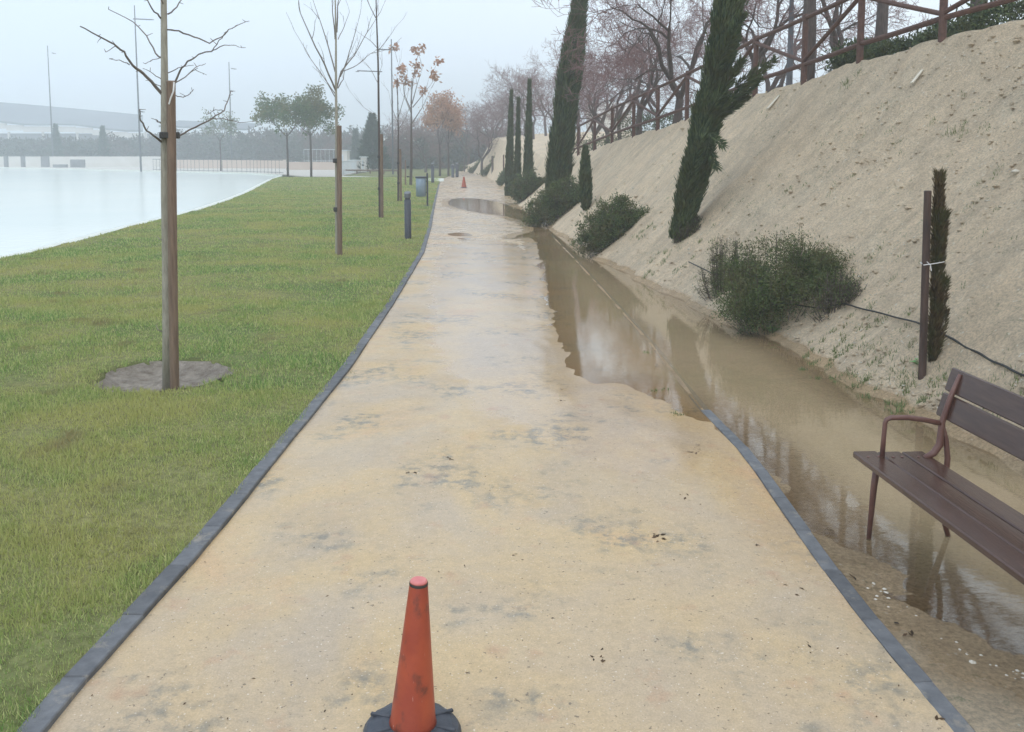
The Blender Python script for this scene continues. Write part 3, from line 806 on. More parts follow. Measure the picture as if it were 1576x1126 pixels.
def fan_tree(px, py, stake_px, stake_top, branches, label, slabel, trunk_pts, r0, twigseed, leaves=None):
    b = at(px, py); d = b.y
    o = empty('young_tree', (b.x, b.y, 0), label, 'tree', 'young trees along the lawn')
    t = MB(); P = [atY(x, y, d) for x, y in trunk_pts]
    t.tube([P[0] - Vector((0, 0, .2))] + P, [r0] + [r0 * (1 - 0.8 * i / (len(P) - 1)) for i in range(len(P))], 9)
    local(t, o).build('trunk', M['bark' if px < 560 else 'darkbark'], o, True)
    c = MB(); R = random.Random(twigseed); tips = []
    for pts, ra in branches:
        Q = px_branch(c, pts, d, ra, 0.004, R.uniform(-1.2, 1.2))
        for q in Q[3::3]:
            dd = (Q[-1] - Q[0]).normalized()
            branchy(c, tips, q, (dd + Vector((R.uniform(-.6, .6), R.uniform(-.6, .6), .2))).normalized(), 0.035 * d ** .8 * R.uniform(.5, 1), ra * .4, 1, R, .6, .3, 2, .15, .003)
    local(c, o).build('crown', M['twig'], o)
    if leaves:
        T = tip_leaves(tips, *leaves); T = T - np.array(tuple(o.location), np.float32)
        tri_mesh('leaves', T, M['orangeleaf'], o)
    if stake_px:
        s, a, bb = stake(stake_px, py + 1, stake_px + (-1 if stake_px > px else 0), stake_top, d - .12, 0.052, slabel)
        for f_ in (0.72, 0.35)[:1 if r0 < .03 else 2]:
            m = MB(); q = a.lerp(bb, f_); m.lathe(Vector(((q.x + b.x) / 2, d - .05, q.z)), [(.085, 0), (.09, .02), (.09, .07), (.085, .09)], 12)
            local(m, s).build('strap', M['dark'], s)
    return o
fan_tree(518, 395, 523, 193, [
    ([(517, 140), (500, 100), (480, 60), (462, 20), (458, -10)], .022), ([(516, 145), (498, 118), (478, 90), (452, 45)], .014), ([(516, 110), (505, 70), (492, 30), (480, -5)], .018),
    ([(517, 140), (525, 110), (545, 85), (565, 50), (578, 30)], .018), ([(524, 118), (535, 90), (545, 55), (552, 30)], .014), ([(520, 60), (530, 40), (538, 18)], .010),
    ([(516, 60), (512, 20), (511, -20)], .018), ([(518, 50), (520, 10), (523, -30)], .02), ([(527, 110), (550, 100), (570, 82), (600, 75)], .012), ([(515, 148), (505, 130), (497, 112)], .010), ([(520, 135), (528, 122), (532, 100)], .012)],
    'tall bare young tree with upswept whip branches, behind the nearest one on the lawn', 'wooden stake tied to the second tall bare tree on the lawn',
    [(519, 397), (518, 300), (518, 200), (517, 140), (517, 60), (516, 0), (516, -90)], .042, 21)
fan_tree(584, 337, 588, 206, [
    ([(583, 130), (570, 105), (556, 90)], .012), ([(582, 75), (570, 62), (552, 50)], .014), ([(582, 78), (597, 60), (610, 40)], .014), ([(580, 30), (572, 15), (565, 0), (558, -20)], .018),
    ([(582, 120), (588, 100), (588, 75)], .010), ([(584, 185), (574, 180)], .008), ([(580, 20), (584, -20)], .014), ([(584, 180), (560, 165), (548, 152)], .008)],
    'slender bare young tree, third along the lawn from the camera', 'brown stake tied to the slender third tree on the lawn',
    [(585, 338), (584, 250), (583, 180), (582, 100), (580, 40), (578, -20), (577, -90)], .05, 22)
fan_tree(612, 311, 617, 229, [
    ([(613, 190), (603, 165), (598, 140)], .02), ([(613, 180), (622, 150), (626, 120)], .02), ([(613, 160), (610, 130), (612, 105)], .02), ([(613, 200), (625, 180), (632, 160)], .015)],
    'thin bare tree with a short stake, standing left of the litter bin', 'short pale stake beside the thin tree left of the litter bin',
    [(613, 311), (613, 250), (613, 200), (612, 150), (612, 120)], .05, 23)
fan_tree(632, 286, 624, 246, [
    ([(633, 170), (622, 145), (620, 120), (612, 95)], .05), ([(634, 160), (642, 130), (650, 105)], .05), ([(633, 150), (636, 120), (640, 95)], .05), ([(634, 190), (650, 165), (664, 135)], .05), ([(633, 175), (625, 155), (616, 140)], .04), ([(635, 165), (655, 140), (660, 120)], .04)],
    'young tree with a few clusters of rusty leaves, beyond the litter bin', 'thin stake beside the young tree with rusty leaf clusters',
    [(632, 287), (633, 250), (633, 200), (633, 160), (634, 120)], .11, 24, (420, .12, .28, .09))

# ------------------------------------------------------------------ litter bin, bollards, cones
def bollard(px, py, top, label, r=0.085):
    b = at(px, py); hgt = (py - top) / (F / (b.y)) 
    o = empty('bollard', (b.x, b.y, 0.0), label, 'bollard', 'dark bollards along the lawn edge')
    m = MB(); m.lathe((0, 0, -.05), [(r * 1.02, 0), (r, .06), (r, hgt * .86)], 18); m.build('post', M['bollard'], o, True)
    m = MB(); n = 18; rings = []
    for k, (ri, z0) in enumerate(((r * .78, hgt * .81), (r * .78, hgt * .86))):
        rings.append([Vector((ri * math.cos(2 * math.pi * j / n), ri * math.sin(2 * math.pi * j / n), z0)) for j in range(n)])
    m.loft(rings); m.build('neck', M['bollard'], o)
    m = MB(); rings = []
    for k in range(2):
        rings.append([Vector((r * math.cos(2 * math.pi * j / n), r * math.sin(2 * math.pi * j / n), (hgt * .86 if k == 0 else hgt * .965 + 0.35 * r * math.sin(2 * math.pi * j / n)))) for j in range(n)])
    m.loft(rings); m.build('slanted_head', M['bolltop'], o)
    return o
bollard(628, 369, 293, 'dark grey bollard with a pale slanted head, nearest on the lawn edge')
bollard(666, 282, 250, 'slim dark bollard on the lawn edge just past the litter bin', .12)
bollard(697, 273, 252, 'distant dark bollard at the bend of the path, left of its pair', .14)
bollard(703.5, 272.5, 250, 'distant bollard with a white head at the bend, right of its pair', .15)
bb = at(652, 318); o = empty('litter_bin', (bb.x, bb.y, 0), 'blue grey cylindrical litter bin hung on a post on the lawn edge', 'litter bin')
m = MB(); m.lathe((-.10, 0, .42), [(.17, 0), (.205, .03), (.21, .75), (.20, .76), (.19, .70), (.18, .1)], 24); bk = m.build('bucket', M['bin'], o, True)
m = MB(); m.lathe((-.10, 0, 1.17), [(.215, 0), (.235, .01), (.235, .06), (.20, .075)], 24); m.build('lid', M['bollard'], bk)
m = MB(); m.box((.16, 0, .68), (.07, .07, 1.4), bev=.01); m.box((.16, 0, 0.02), (.28, .28, .05), bev=.01); m.build('post', M['bollard'], o)
for z_ in (.6, 1.05):
    m = MB(); m.box((.10, 0, z_), (.10, .12, .04)); m.build('bracket', M['bollard'], o)

def cone(loc, h, rb, rt, base, label, tilt=0.0, seg=32, notch=True):
    o = empty('traffic_cone', loc, label, 'traffic cone', 'orange traffic cones on the path')
    o.rotation_euler = (0, tilt, 0.15)
    m = MB(); m.lathe((0, 0, 0), [(rb * 1.10, .045), (rb, .075), (rt + (rb - rt) * .5, .05 + (h - .05) * .5), (rt, h - .012), (rt * .94, h - .004)], seg)
    sh_o = m.build('shell', M['cone'], o, True)
    m = MB(); m.lathe((0, 0, 0), [(rt * 1.0, h - .018), (rt * 1.03, h - .012), (rt * 1.0, h - .006)], seg); m.build('rim_band', M['dark'], sh_o)
    m = MB(); m.lathe((0, 0, 0), [(rt * .93, h - .006), (rt * .93, h), (rt * .80, h + .004)], seg); m.build('top_cap', M['conetop'], sh_o)
    m = MB(); rings = []
    for z, k in ((0, 1.0), (.022, 1.0), (.040, .93), (.052, .80), (.058, .62)):
        ring = []
        for j in range(32):
            a = 2 * math.pi * (j + .5) / 32
            oc = math.cos(math.pi / 8) / math.cos(((a + math.pi / 8) % (math.pi / 4)) - math.pi / 8)
            rr = base * k * (0.93 + .07 * oc) * (1.0 if not notch or (j % 8) not in (3,) else (.965 if k > .7 else 1))
            ring.append(Vector((rr * math.cos(a), rr * math.sin(a), z)))
        rings.append(ring)
    m.loft(rings); rb_o = m.build('rubber_base', M['rubber'], o)
    for j in range(8 if seg > 20 else 0):
        m = MB(); a = 2 * math.pi * (j + .5) / 8
        c = Vector((math.cos(a), math.sin(a), 0)); m.box(c * base * .70 + Vector((0, 0, .056)), (base * .42, .012, .014), rz=a, bev=.003)
        m.build('base_rib', M['rubber'], rb_o)
    return o
cb = at(634, 1127, 0.03)
cone((cb.x, cb.y + 0.01, 0.008), 0.60, 0.083, 0.0335, 0.182, 'large orange traffic cone with pink top and grey rubber base, closest on the path', tilt=0.05)
cb2 = at(714, 289)
cone((cb2.x, cb2.y, 0.0), 0.72, 0.16, 0.05, 0.24, 'small far orange traffic cone standing beyond the puddles', seg=16)

# ------------------------------------------------------------------ bench
BA = math.atan((692 - 788) / F)                      # bench length direction, near parallel to the path
dirL = Vector((math.sin(BA), math.cos(BA), 0)); dirR = Vector((math.cos(BA), -math.sin(BA), 0))
fc = at(1312, 694, 0.47)                            # far front top corner of the seat
bench = empty('park_bench', (fc.x, fc.y, 0), 'wet dark brown wooden slatted bench with metal armrest standing in the puddle edge', 'bench', rz=-BA)
LB = 1.95
# local frame: +x towards the back of the bench, -y along its length towards the camera
def board(c, size, name, rot=0.0):
    m = MB(); x, y, z = size; e = .006; pts = [(-x/2+e, -z/2), (x/2-e, -z/2), (x/2, -z/2+e), (x/2, z/2-e), (x/2-e, z/2), (-x/2+e, z/2), (-x/2, z/2-e), (-x/2, -z/2+e)]
    R = Matrix.Rotation(rot, 3, 'Y'); rings = []
    for yy, s in ((-y/2, .97), (-y/2+.006, 1), (y/2-.006, 1), (y/2, .97)):
        rings.append([Vector(c) + R @ Vector((a * s, yy, b * s)) for a, b in pts])
    m.loft([list(reversed(r)) for r in rings]); return m.build(name, M['benchwood'], bench)
for i, (cx, w_, dz) in enumerate(((.070, .135, 0), (.212, .130, -.006), (.352, .125, -.008))):
    board((cx, -LB / 2, .47 - .019 + dz), (w_, LB, .036), 'seat_board', 0.0)
tiltb = math.radians(17)
for zc, xc in ((.735, .515), (.878, .560)):
    board((xc, -LB / 2 + .0, zc), (.034, LB, .137), 'backrest_board', tiltb)
def bar(m, pts, rads): m.tube(pts, rads, 10); return m
for yy in (-.10, -LB + .10):
    m = MB(); bar(m, [(.10, yy, .43), (.085, yy, .3), (.065, yy, -.05)], [.020, .018, .012]); m.build('leg', M['benchmetal'], bench, True)
    m = MB(); bar(m, [(.40, yy, .44), (.45, yy, .25), (.545, yy, -.05)], [.022, .019, .013]); m.build('leg', M['benchmetal'], bench, True)
    m = MB(); bar(m, [(.37, yy, .455), (.42, yy, .48), (.455, yy, .53), (.463, yy, .66), (.505, yy, .80), (.555, yy, .93)], [.016, .020, .021, .018, .016, .012]); m.build('back_support', M['benchmetal'], bench, True)
    m = MB(); bar(m, [(.46, yy, .66), (.49, yy, .56), (.505, yy, .45), (.50, yy, .36), (.475, yy, .22)], [.013, .015, .016, .016, .014]); m.build('rear_brace', M['benchmetal'], bench, True)
    m = MB(); bar(m, [(.125, yy, .46), (.130, yy, .58), (.134, yy, .660), (.142, yy, .680), (.165, yy, .690), (.26, yy, .690), (.36, yy, .675), (.465, yy, .650)], [.014, .013, .013, .013, .014, .015, .015, .015]); m.build('armrest', M['benchmetal'], bench, True)
    m = MB(); m.box((.24, yy, .422), (.42, .045, .014)); m.build('seat_frame', M['benchmetal'], bench)
    for bx_ in (.045, .105, .19, .24, .335, .385):
        m = MB(); m.lathe((bx_, yy, .462 if bx_ > .3 else (.464 if bx_ > .15 else .469)), [(.008, 0), (.008, .0025), (.005, .004)], 8); m.build('bolt', M['benchmetal'], bench)

# ------------------------------------------------------------------ embankment fence
fn = empty('wooden_fence', tuple(slope_pt(fp[5].x, fp[5].y)), 'brown round-rail wooden fence with zigzag braces along the top of the sandy bank', 'fence')
FH = 1.22
allp = sorted(fp_all, key=lambda p: -p.y)
posts = []
for p in allp:
    z = tz(p.x, p.y); m = MB()
    m.tube([(p.x, p.y, z - .4), (p.x, p.y, z + FH - .02), (p.x, p.y, z + FH)], [.058, .056, .046], 10)
    local(m, fn).build('post', M['fence'], fn)
    posts.append(Vector((p.x, p.y, z)))
for i in range(len(posts) - 1):
    a, b = posts[i], posts[i + 1]
    for nm, h0, h1, r in (('top_rail', FH - .07, FH - .07, .044), ('bottom_rail', .30, .30, .044), ('brace', *((.36, FH - .14) if i % 2 == 0 else (FH - .14, .36)), .038)):
        m = MB(); off = Vector((-.02, 0, 0)) if nm == 'brace' else Vector((0, 0, 0))
        m.tube([a + off + Vector((0, 0, h0)), a.lerp(b, .5) + off + Vector((0, 0, (h0 + h1) / 2 - .006)), b + off + Vector((0, 0, h1))], [r, r, r], 8)
        local(m, fn).build(nm, M['fence'], fn)

# ------------------------------------------------------------------ cypresses on the bank
def cypress(base, topp, R_, n, label, lean_bend=(0, 0), mat_=None, L=(.1, .2), W=.012, rag=.3, extra=None, trunk=.08, prof=cyp_prof, outw=.35, group='cypresses along the foot of the bank', core=True):
    o = empty('cypress_tree', tuple(base), label, 'tree', group)
    base = Vector(base); topp = Vector(topp)
    m = MB(); m.tube([base - Vector((0, 0, .3)), base, base.lerp(topp, .5) + Vector((lean_bend[0], lean_bend[1], 0)), base.lerp(topp, .93)], [trunk * 1.2, trunk, trunk * .5, .01], 8)
    local(m, o).build('trunk', M['darkbark'], o, True)
    T = spindle(base + (topp - base) * .002 - Vector((0, 0, .05)), topp, R_, n, prof, L, W, rag=rag, bend=lean_bend, outw=outw)
    Ts = [T]
    if extra:
        for (b, t, r, k) in extra: Ts.append(spindle(b, t, r, k, lambda t: np.clip(np.sin(np.pi * t ** .6) ** .7, .05, 1), L, W, rag=.6, outw=.6))
    T = np.concatenate(Ts) - np.array(tuple(o.location), np.float32)
    tri_mesh('crown', T, mat_ or M['cyp'], o)
    return o
cbase = hit(1046, 368)
Yc = cbase.y
def cx(x, y, dy=0): return tuple(atY(x, y, Yc + dy))
ext = []
for (x0, y0, x1, y1, r, k, dy) in [(1088, 180, 1140, 95, .07, 1500, -.2), (1085, 195, 1168, 122, .07, 1500, .1), (1085, 215, 1103, 258, .04, 350, -.25), (1095, 150, 1135, 60, .08, 1500, .2), (1078, 225, 1118, 150, .09, 1600, -.1),
                                   (1100, 110, 1142, 25, .08, 1500, -.3), (1055, 300, 1078, 215, .12, 1500, -.2), (1110, 165, 1192, 92, .035, 500, -.1), (1090, 205, 1112, 222, .035, 260, -.3), (1115, 60, 1142, -20, .09, 1100, 0),
                                   (1090, 190, 1150, 150, .05, 700, 0), (1050, 330, 1075, 280, .07, 600, .1), (1070, 240, 1098, 190, .08, 900, .2), (1130, 135, 1178, 98, .04, 400, 0)]:
    ext.append((cx(x0, y0, dy), cx(x1, y1, dy * 2), r * 1.1, int(k * .5)))
def big_prof(t): return np.clip(np.where(t < .12, .72 + .28 * (t / .12), np.where(t < .55, 1.0 - .08 * np.cos(t * 30), np.cos((t - .55) / .45 * np.pi / 2) ** .7)), .03, 1)
cypress(cbase, atY(1158, -230, Yc), .255, 40000, 'largest dark cypress, leaning right with ragged wind-blown tufts, at the foot of the bank', (.10, 0), extra=ext, W=.011, L=(.09, .19), trunk=.10, rag=.5, prof=big_prof)
c2 = slope_pt(*[(lambda p: (p.x, p.y))(atY(853, 300, 29.5))][0])
cypress(c2, atY(905, -80, 29.5), .39, 26000, 'tall smooth grey-green cypress leaning right, left of the largest one', (-.05, 0), W=.016, L=(.2, .42), trunk=.12, rag=.32, outw=.18, prof=lambda t: np.clip(np.where(t < .15, .75 + .25 * t / .15, np.where(t < .45, 1 - .1 * (t - .15), .97 * np.cos((t - .45) / .55 * np.pi / 2) ** 1.15)), .03, 1))
for (x, yb, yt, Y, r, lab, dx) in [(812, 292, 128, 41, .22, 'thin upright cypress, rightmost of the slender trio, with a pointed dark crown', 3),
                                   (796, 285, 155, 43.5, .16, 'thinnest and shortest cypress in the middle of the slender trio', 2), (783, 280, 143, 47, .24, 'broader slender cypress, leftmost of the trio at the bank foot', 4)]:
    p = atY(x, yb, Y); p = slope_pt(p.x, p.y)
    cypress(p, atY(x + dx, yt, Y), r, 7000, lab, (0, 0), M['cyp'], L=(.15, .3), W=.018, trunk=.07, rag=.25, outw=.10, prof=lambda t: np.clip(np.where(t < .2, .8 + t, (1 - t) / .8) ** .8, .0, 1))
p = hit(902, 322); p = Vector((p.x, p.y, p.z))
cypress(p, atY(901, 230, p.y), .17, 4000, 'small dark cypress sapling rising out of the shrub below the fence', L=(.1, .2), W=.014, trunk=.03, rag=.2, outw=.2)
# browned young cypress with its dark stake
p = hit(1437, 556)
cypress(p, atY(1446, 268, p.y), .062, 5200, 'young half-dead brown cypress tied to a dark stake on the bank', (0.01, 0), M['cypdead'], L=(.04, .085), W=.0045, trunk=.02, rag=.5, outw=.35, group=None,
        extra=[(tuple(atY(1442, 500, p.y)), tuple(atY(1457, 430, p.y - .05)), .04, 500), (tuple(atY(1444, 400, p.y)), tuple(atY(1456, 330, p.y)), .04, 600), (tuple(atY(1440, 545, p.y - .02)), tuple(atY(1457, 478, p.y)), .04, 350)],
        prof=lambda t: np.clip(np.where(t < .12, .6 + 3 * t, 1.0 - .25 * np.sin(t * 16) ** 2 - .35 * np.maximum(t - .7, 0) / .3), .1, 1))
Yp = p.y - .08
a = atY(1420, 560, Yp); b = atY(1428, 293, Yp)
so = empty('tree_stake', tuple(a), 'slim dark brown stake beside the young brown cypress behind the bench', 'stake')
m = MB(); m.tube([a - Vector((0, 0, .3)), a, b - Vector((0, 0, .004)), b], [.033, .033, .031, .026], 12); local(m, so).build('post', M['stake'] if False else simple('dark_stake_wood', (.030, .018, .014), (.085, .050, .038), 8, .6, .3, .004, vec=(3, 3, .5)), so)
m = MB(); q = a.lerp(b, .585)
m.tube([q + Vector((-.035, -.035, -.01)), q + Vector((.03, -.045, .0)), q + Vector((.12, -.03, .012)), q + Vector((.17, .02, .012)), q + Vector((.12, .13, .01)), q + Vector((-.02, .06, 0)), q + Vector((-.04, -.02, 0))], [.004] * 7, 5)
m.tube([q + Vector((-.01, -.045, .02)), q + Vector((.02, -.047, -.01)), q + Vector((.03, -.05, -.06))], [.004] * 3, 4)
local(m, so).build('tie', M['white'], so)

# ------------------------------------------------------------------ shrubs
def shrub(px, py, w_, hgt, n, label, dead=0.12, leafL=(.03, .06), leafW=.008, depth=None, rim=1.0, matn='shrub', group='shrubs at the foot of the bank', squash=1.0):
    p = hit(px, py)
    o = empty('shrub', tuple(p), label, 'shrub', group)
    R = random.Random(int(px) + 1); st = MB(); arr = []
    ns = 90
    for k in range(ns):
        a = R.uniform(0, 2 * math.pi); rr = math.sqrt(R.uniform(0, 1)) * (1 + .12 * math.sin(3 * a + px))
        tx, ty = math.cos(a) * rr * w_ / 2, math.sin(a) * rr * w_ / 2 * .85 * squash
        gz = tz(p.x + tx, p.y + ty) - p.z
        hz_ = hgt * (1 - .80 * rr ** 2.6) * R.uniform(.70, 1.08)
        tip = Vector((tx, ty, max(hz_ + .25 * gz, gz + .08)))
        s = Vector((tx * .55, ty * .55, tz(p.x + tx * .55, p.y + ty * .55) - p.z - .03)); mid = s.lerp(tip, .5) + Vector((tx * .10, ty * .10, .02))
        st.tube([s, mid, tip], [.0045, .0032, .002], 4, cap=False)
        for j in range(4):
            b_ = s.lerp(tip, R.uniform(.15, .9)); e = b_ + Vector((R.uniform(-1, 1), R.uniform(-1, 1), R.uniform(-.1, 1))) * .17 * w_ / 1.6
            st.tube([b_, e], [.0035, .002], 3, cap=False)
            arr.append((tuple(b_), tuple(e)))
        arr.append((tuple(s), tuple(tip)))
    st.build('stems', M['darkbark'], o)
    A = np.array([x[0] for x in arr]); B_ = np.array([x[1] for x in arr])
    i = rng.integers(0, len(arr), n); t = rng.beta(1.3, 1.0, n)[:, None]
    P = A[i] * (1 - t) + B_[i] * t + rng.normal(size=(n, 3)) * np.array([.055, .055, .040]) * w_ / 1.5
    D = rand_unit(n) * .9 + np.array([0, 0, .55]); D /= np.linalg.norm(D, axis=1)[:, None]
    tri_mesh('foliage', sprays(P, D, rng.uniform(*leafL, n), np.full(n, leafW)), M[matn], o)
    return o
s_ = shrub(1198, 480, 1.72, 1.02, 42000, 'big rounded dark green shrub on the bank, nearest to the bench', leafL=(.022, .05), leafW=.0055)
shrub(940, 372, 1.5, 1.0, 20000, 'dense green shrub left of the largest cypress', leafL=(.04, .08), leafW=.010)
shrub(858, 332, 2.0, 1.2, 18000, 'green shrub around the foot of the tall leaning cypress', leafL=(.05, .1), leafW=.014)
shrub(812, 303, 1.6, 1.2, 12000, 'far green shrub below the slender cypress trio', leafL=(.07, .13), leafW=.02)
shrub(1285, 472, .70, .42, 1500, 'low dark half-bare shrub tip at the right of the big shrub', leafL=(.02, .05), leafW=.005)
shrub(1112, 446, .75, .78, 6500, 'bare twiggy grey shrub at the left of the big shrub', leafL=(.02, .04), leafW=.004)
shrub(1060, 360, .55, .38, 1100, 'sparse twiggy shrub against the foot of the largest cypress', leafL=(.03, .05), leafW=.006)
sp = shrub(776, 283, 1.1, 1.0, 2600, 'pale yellow-green sapling beside the slender cypress trio', leafL=(.08, .16), leafW=.03, matn='greentree', group=None)

# weeds and bright seedlings
parts = []
for px, py, r, n, hg in [(1290, 535, .35, 900, .05), (1395, 575, .5, 1700, .06), (1335, 570, .3, 500, .05), (1420, 595, .35, 800, .05), (1030, 385, .35, 700, .08), (1300, 515, .3, 450, .05), (1500, 520, .3, 400, .04), (1070, 400, .4, 260, .05), (980, 590, .12, 0, .03),
                         (1005, 605, .10, 60, .03), (980, 540, .1, 40, .03), (868, 612, .08, 40, .03), (1040, 640, .12, 60, .03), (1350, 400, .3, 120, .05), (1480, 210, .12, 110, .10), (1470, 200, .1, 90, .12), (1305, 130, .15, 150, .14), (1000, 350, .3, 300, .07), (1560, 590, .3, 500, .08), (530, 588, .06, 90, .03), (540, 575, .05, 60, .03)]:
    if n == 0: continue
    n = int(n * .45); c = hit(px, py); nc = max(2, n // 14); qx = rng.normal(size=nc) * r * .6; qy = rng.normal(size=nc) * r * .6; ii = rng.integers(0, nc, n); x = c.x + qx[ii] + rng.normal(size=n) * .022; y = c.y + qy[ii] + rng.normal(size=n) * .022
    z = np.array([tz(a, b) for a, b in zip(x, y)])
    parts.append(blades(x, y, z, rng.uniform(.4, 1.2, n) * hg, np.full(n, .010), .9))
xs = []; ys = []
for k in range(170):
    x = random.uniform(1000, 1560); y = random.uniform(140, 560); c = hit(x, y)
    if c.z > .2: xs += [c.x + random.gauss(0, .03) for _ in range(14)]; ys += [c.y + random.gauss(0, .03) for _ in range(14)]
xs, ys = np.array(xs), np.array(ys); zz = np.array([tz(a, b) for a, b in zip(xs, ys)]) + .01
parts.append(blades(xs, ys, zz, rng.uniform(.02, .05, len(xs)), np.full(len(xs), .008), .9))
tag(tri_mesh('weeds', np.concatenate(parts), M['weed']), 'small green weeds sprouting on the sandy bank and verge', 'weeds', kind='stuff')
def rosette(px, py, r, n, label):
    c = hit(px, py); c = Vector((c.x, c.y, c.z))
    o = empty('broad_leaf_weed', tuple(c), label, 'plant'); st = MB()
    T = []
    for k in range(n):
        a = k * 2.4; rr = r * (.35 + .65 * ((k * 7) % n) / n); e = Vector((math.cos(a) * rr, math.sin(a) * rr, r * random.uniform(.3, 1.0)))
        st.tube([(0, 0, 0), e * .6, e], [.003] * 3, 3, cap=False)
        u = Vector((-math.sin(a), math.cos(a), 0)) * r * .28; f_ = Vector((math.cos(a), math.sin(a), .1)) * r * .28
        T.append([e - f_, e - f_ * .3 - u, e + f_ * .5 - u * .8, e + f_, e + f_ * .5 + u * .8, e - f_ * .3 + u])
    st.build('stalks', M['weed'], o); tri_mesh('leaves', np.array([[tuple(q) for q in t] for t in T]), M['brightweed'], o)
rosette(1189, 513, .10, 14, 'bright green broad-leaved seedling at the water edge under the big shrub')
rosette(968, 352, .13, 12, 'bright green broad-leaved seedling in front of the dense shrub')
rosette(1415, 563, .07, 16, 'bright green tuft at the foot of the dark stake')

# pebbles, litter, boards, hose
ico = [(0, 0, 1), (.9, 0, .3), (.25, .85, .3), (-.7, .5, .3), (-.7, -.5, .3), (.25, -.85, .3), (0, 0, -.8)]
icf = [(0, 1, 2), (0, 2, 3), (0, 3, 4), (0, 4, 5), (0, 5, 1), (6, 2, 1), (6, 3, 2), (6, 4, 3), (6, 5, 4), (6, 1, 5)]
V = []; Fc = []
random.seed(8)
for k in range(3600):
    x, y = random.uniform(830, 1600), random.uniform(60, 720) 
    if k % 6 == 0: x, y = random.uniform(1300, 1600), random.uniform(880, 1120)
    c = hit(x, y)
    if c.x < XR(c.y) + .15 or (c.z < 0.02 and sdist(np.array([[c.x, c.y]]), PP[0])[0] < 0.05): continue
    s = random.uniform(.004, .012) * (1.0 + .03 * c.y) * (1.9 if random.random() < .03 else 1)
    b0 = len(V); rz = random.uniform(0, 6.28)
    for q in ico:
        v = Matrix.Rotation(rz, 3, 'Z') @ Vector((q[0] * random.uniform(.7, 1.4), q[1], q[2] * .6)) * s
        V.append(Vector((c.x, c.y, c.z + .012 if c.z > 0.05 else 0.0)) + v)
    Fc += [tuple(b0 + i for i in f_) for f_ in icf]
tag(link_mesh('pebbles', V, Fc, M['stone']), 'pale pebbles strewn over the sandy bank', 'pebbles', kind='stuff')
V = []; Fc = []
for k in range(1500):
    c = hit(random.uniform(830, 1600), random.uniform(40, 640))
    if c.z < 0.06: continue
    s_ = random.uniform(.010, .030) * (1.0 + .02 * c.y) * (1.8 if random.random() < .05 else 1); b0 = len(V); rz = Matrix.Rotation(random.uniform(0, 6.28), 3, 'Z')
    for q in ico: V.append(Vector((c.x, c.y, c.z + .012)) + rz @ Vector((q[0] * random.uniform(.7, 1.5), q[1] * random.uniform(.6, 1.1), q[2] * .7)) * s_)
    Fc += [tuple(b0 + i for i in f_) for f_ in icf]
tag(link_mesh('soil_clods', V, Fc, M['soil']), 'lumps of dry sandy soil fallen on the bank', 'soil clods', kind='stuff')
# dead leaves on the path
T = []
def leaf_at(x, y, s, z=.006):
    a = random.uniform(0, 6.28); u = Vector((math.cos(a), math.sin(a), 0)) * s; v = Vector((-math.sin(a), math.cos(a), 0)) * s * .4
    c = Vector((x, y, z)); T.append([tuple(c - u), tuple(c + v + Vector((0, 0, s * .3))), tuple(c + u + Vector((0, 0, s * .35))), tuple(c - v + Vector((0, 0, s * .12)))])
for px, py, k, s in [(1015, 833, 9, .022), (923, 1018, 9, .018), (793, 860, 3, .014), (690, 710, 5, .022), (635, 730, 4, .022), (1052, 767, 2, .022), (1395, 975, 4, .022), (1458, 962, 2, .015), (390, 1042, 2, .014), (250, 947, 2, .014),
                     (1225, 910, 3, .02), (1310, 893, 3, .02), (1252, 1008, 2, .014), (1275, 820, 4, .022), (1450, 1108, 3, .02), (1210, 1108, 2, .012), (1062, 700, 3, .02), (867, 618, 4, .02), (870, 600, 3, .02), (1075, 690, 3, .02), (1010, 565, 3, .025), (1165, 845, 2, .015)]:
    c = at(px, py)
    for j in range(k): leaf_at(c.x + random.gauss(0, .022), c.y + random.gauss(0, .03), s * random.uniform(.6, 1.1), .014)
for k in range(420):
    c = at(random.uniform(60, 1500), random.uniform(300, 1126) if k % 3 else random.uniform(600, 1126))
    if XL(c.y) < c.x < XR(c.y) and sdist(np.array([[c.x, c.y]]), PP[0])[0] > 0.05: leaf_at(c.x, c.y, random.uniform(.003, .009), .017)
tag(tri_mesh('leaf_litter', np.array(T), M['litter']), 'scattered dead leaves and twigs lying on the sandy path', 'dead leaves', kind='stuff')
def chip(px, py, L, W_, rz, label, nm='board_scrap', m_='plank'):
    c = hit(px, py); m = MB(); m.box((0, 0, 0), (W_, L, .025), bev=.006); o = m.build(nm, M[m_]); o.location = c + Vector((0, 0, .04))
    sl = math.atan2(float(ZC(c.y)), float(XC(c.y) - XT(c.y))); o.rotation_euler = (Matrix.Rotation(-sl, 4, 'Y') @ Matrix.Rotation(rz, 4, 'Z')).to_euler()
    return tag(o, label, 'board')
chip(1190, 160, .40, .07, -1.15, 'pale board scrap lying high on the bank beside the largest cypress')
chip(1411, 122, .30, .05, -1.15, 'thin pale board sliver near the top of the bank, right of the other scrap')
def rock(px, py, s, label):
    c = hit(px, py); m = MB(); R = random.Random(px); v = []; 
    for q in ico: v.append(Vector((q[0] * R.uniform(.8, 1.3), q[1] * R.uniform(.7, 1.1), q[2] * .7)) * s)
    o = link_mesh('rock', v, icf, M['stone']); o.location = c + Vector((0, 0, s * .3)); tag(o, label, 'rock')
rock(1563, 268, .06, 'white rock lying on the bank at the right, above the brown cypress')
rock(1520, 443, .045, 'flat white rock on the bank to the right of the brown cypress')
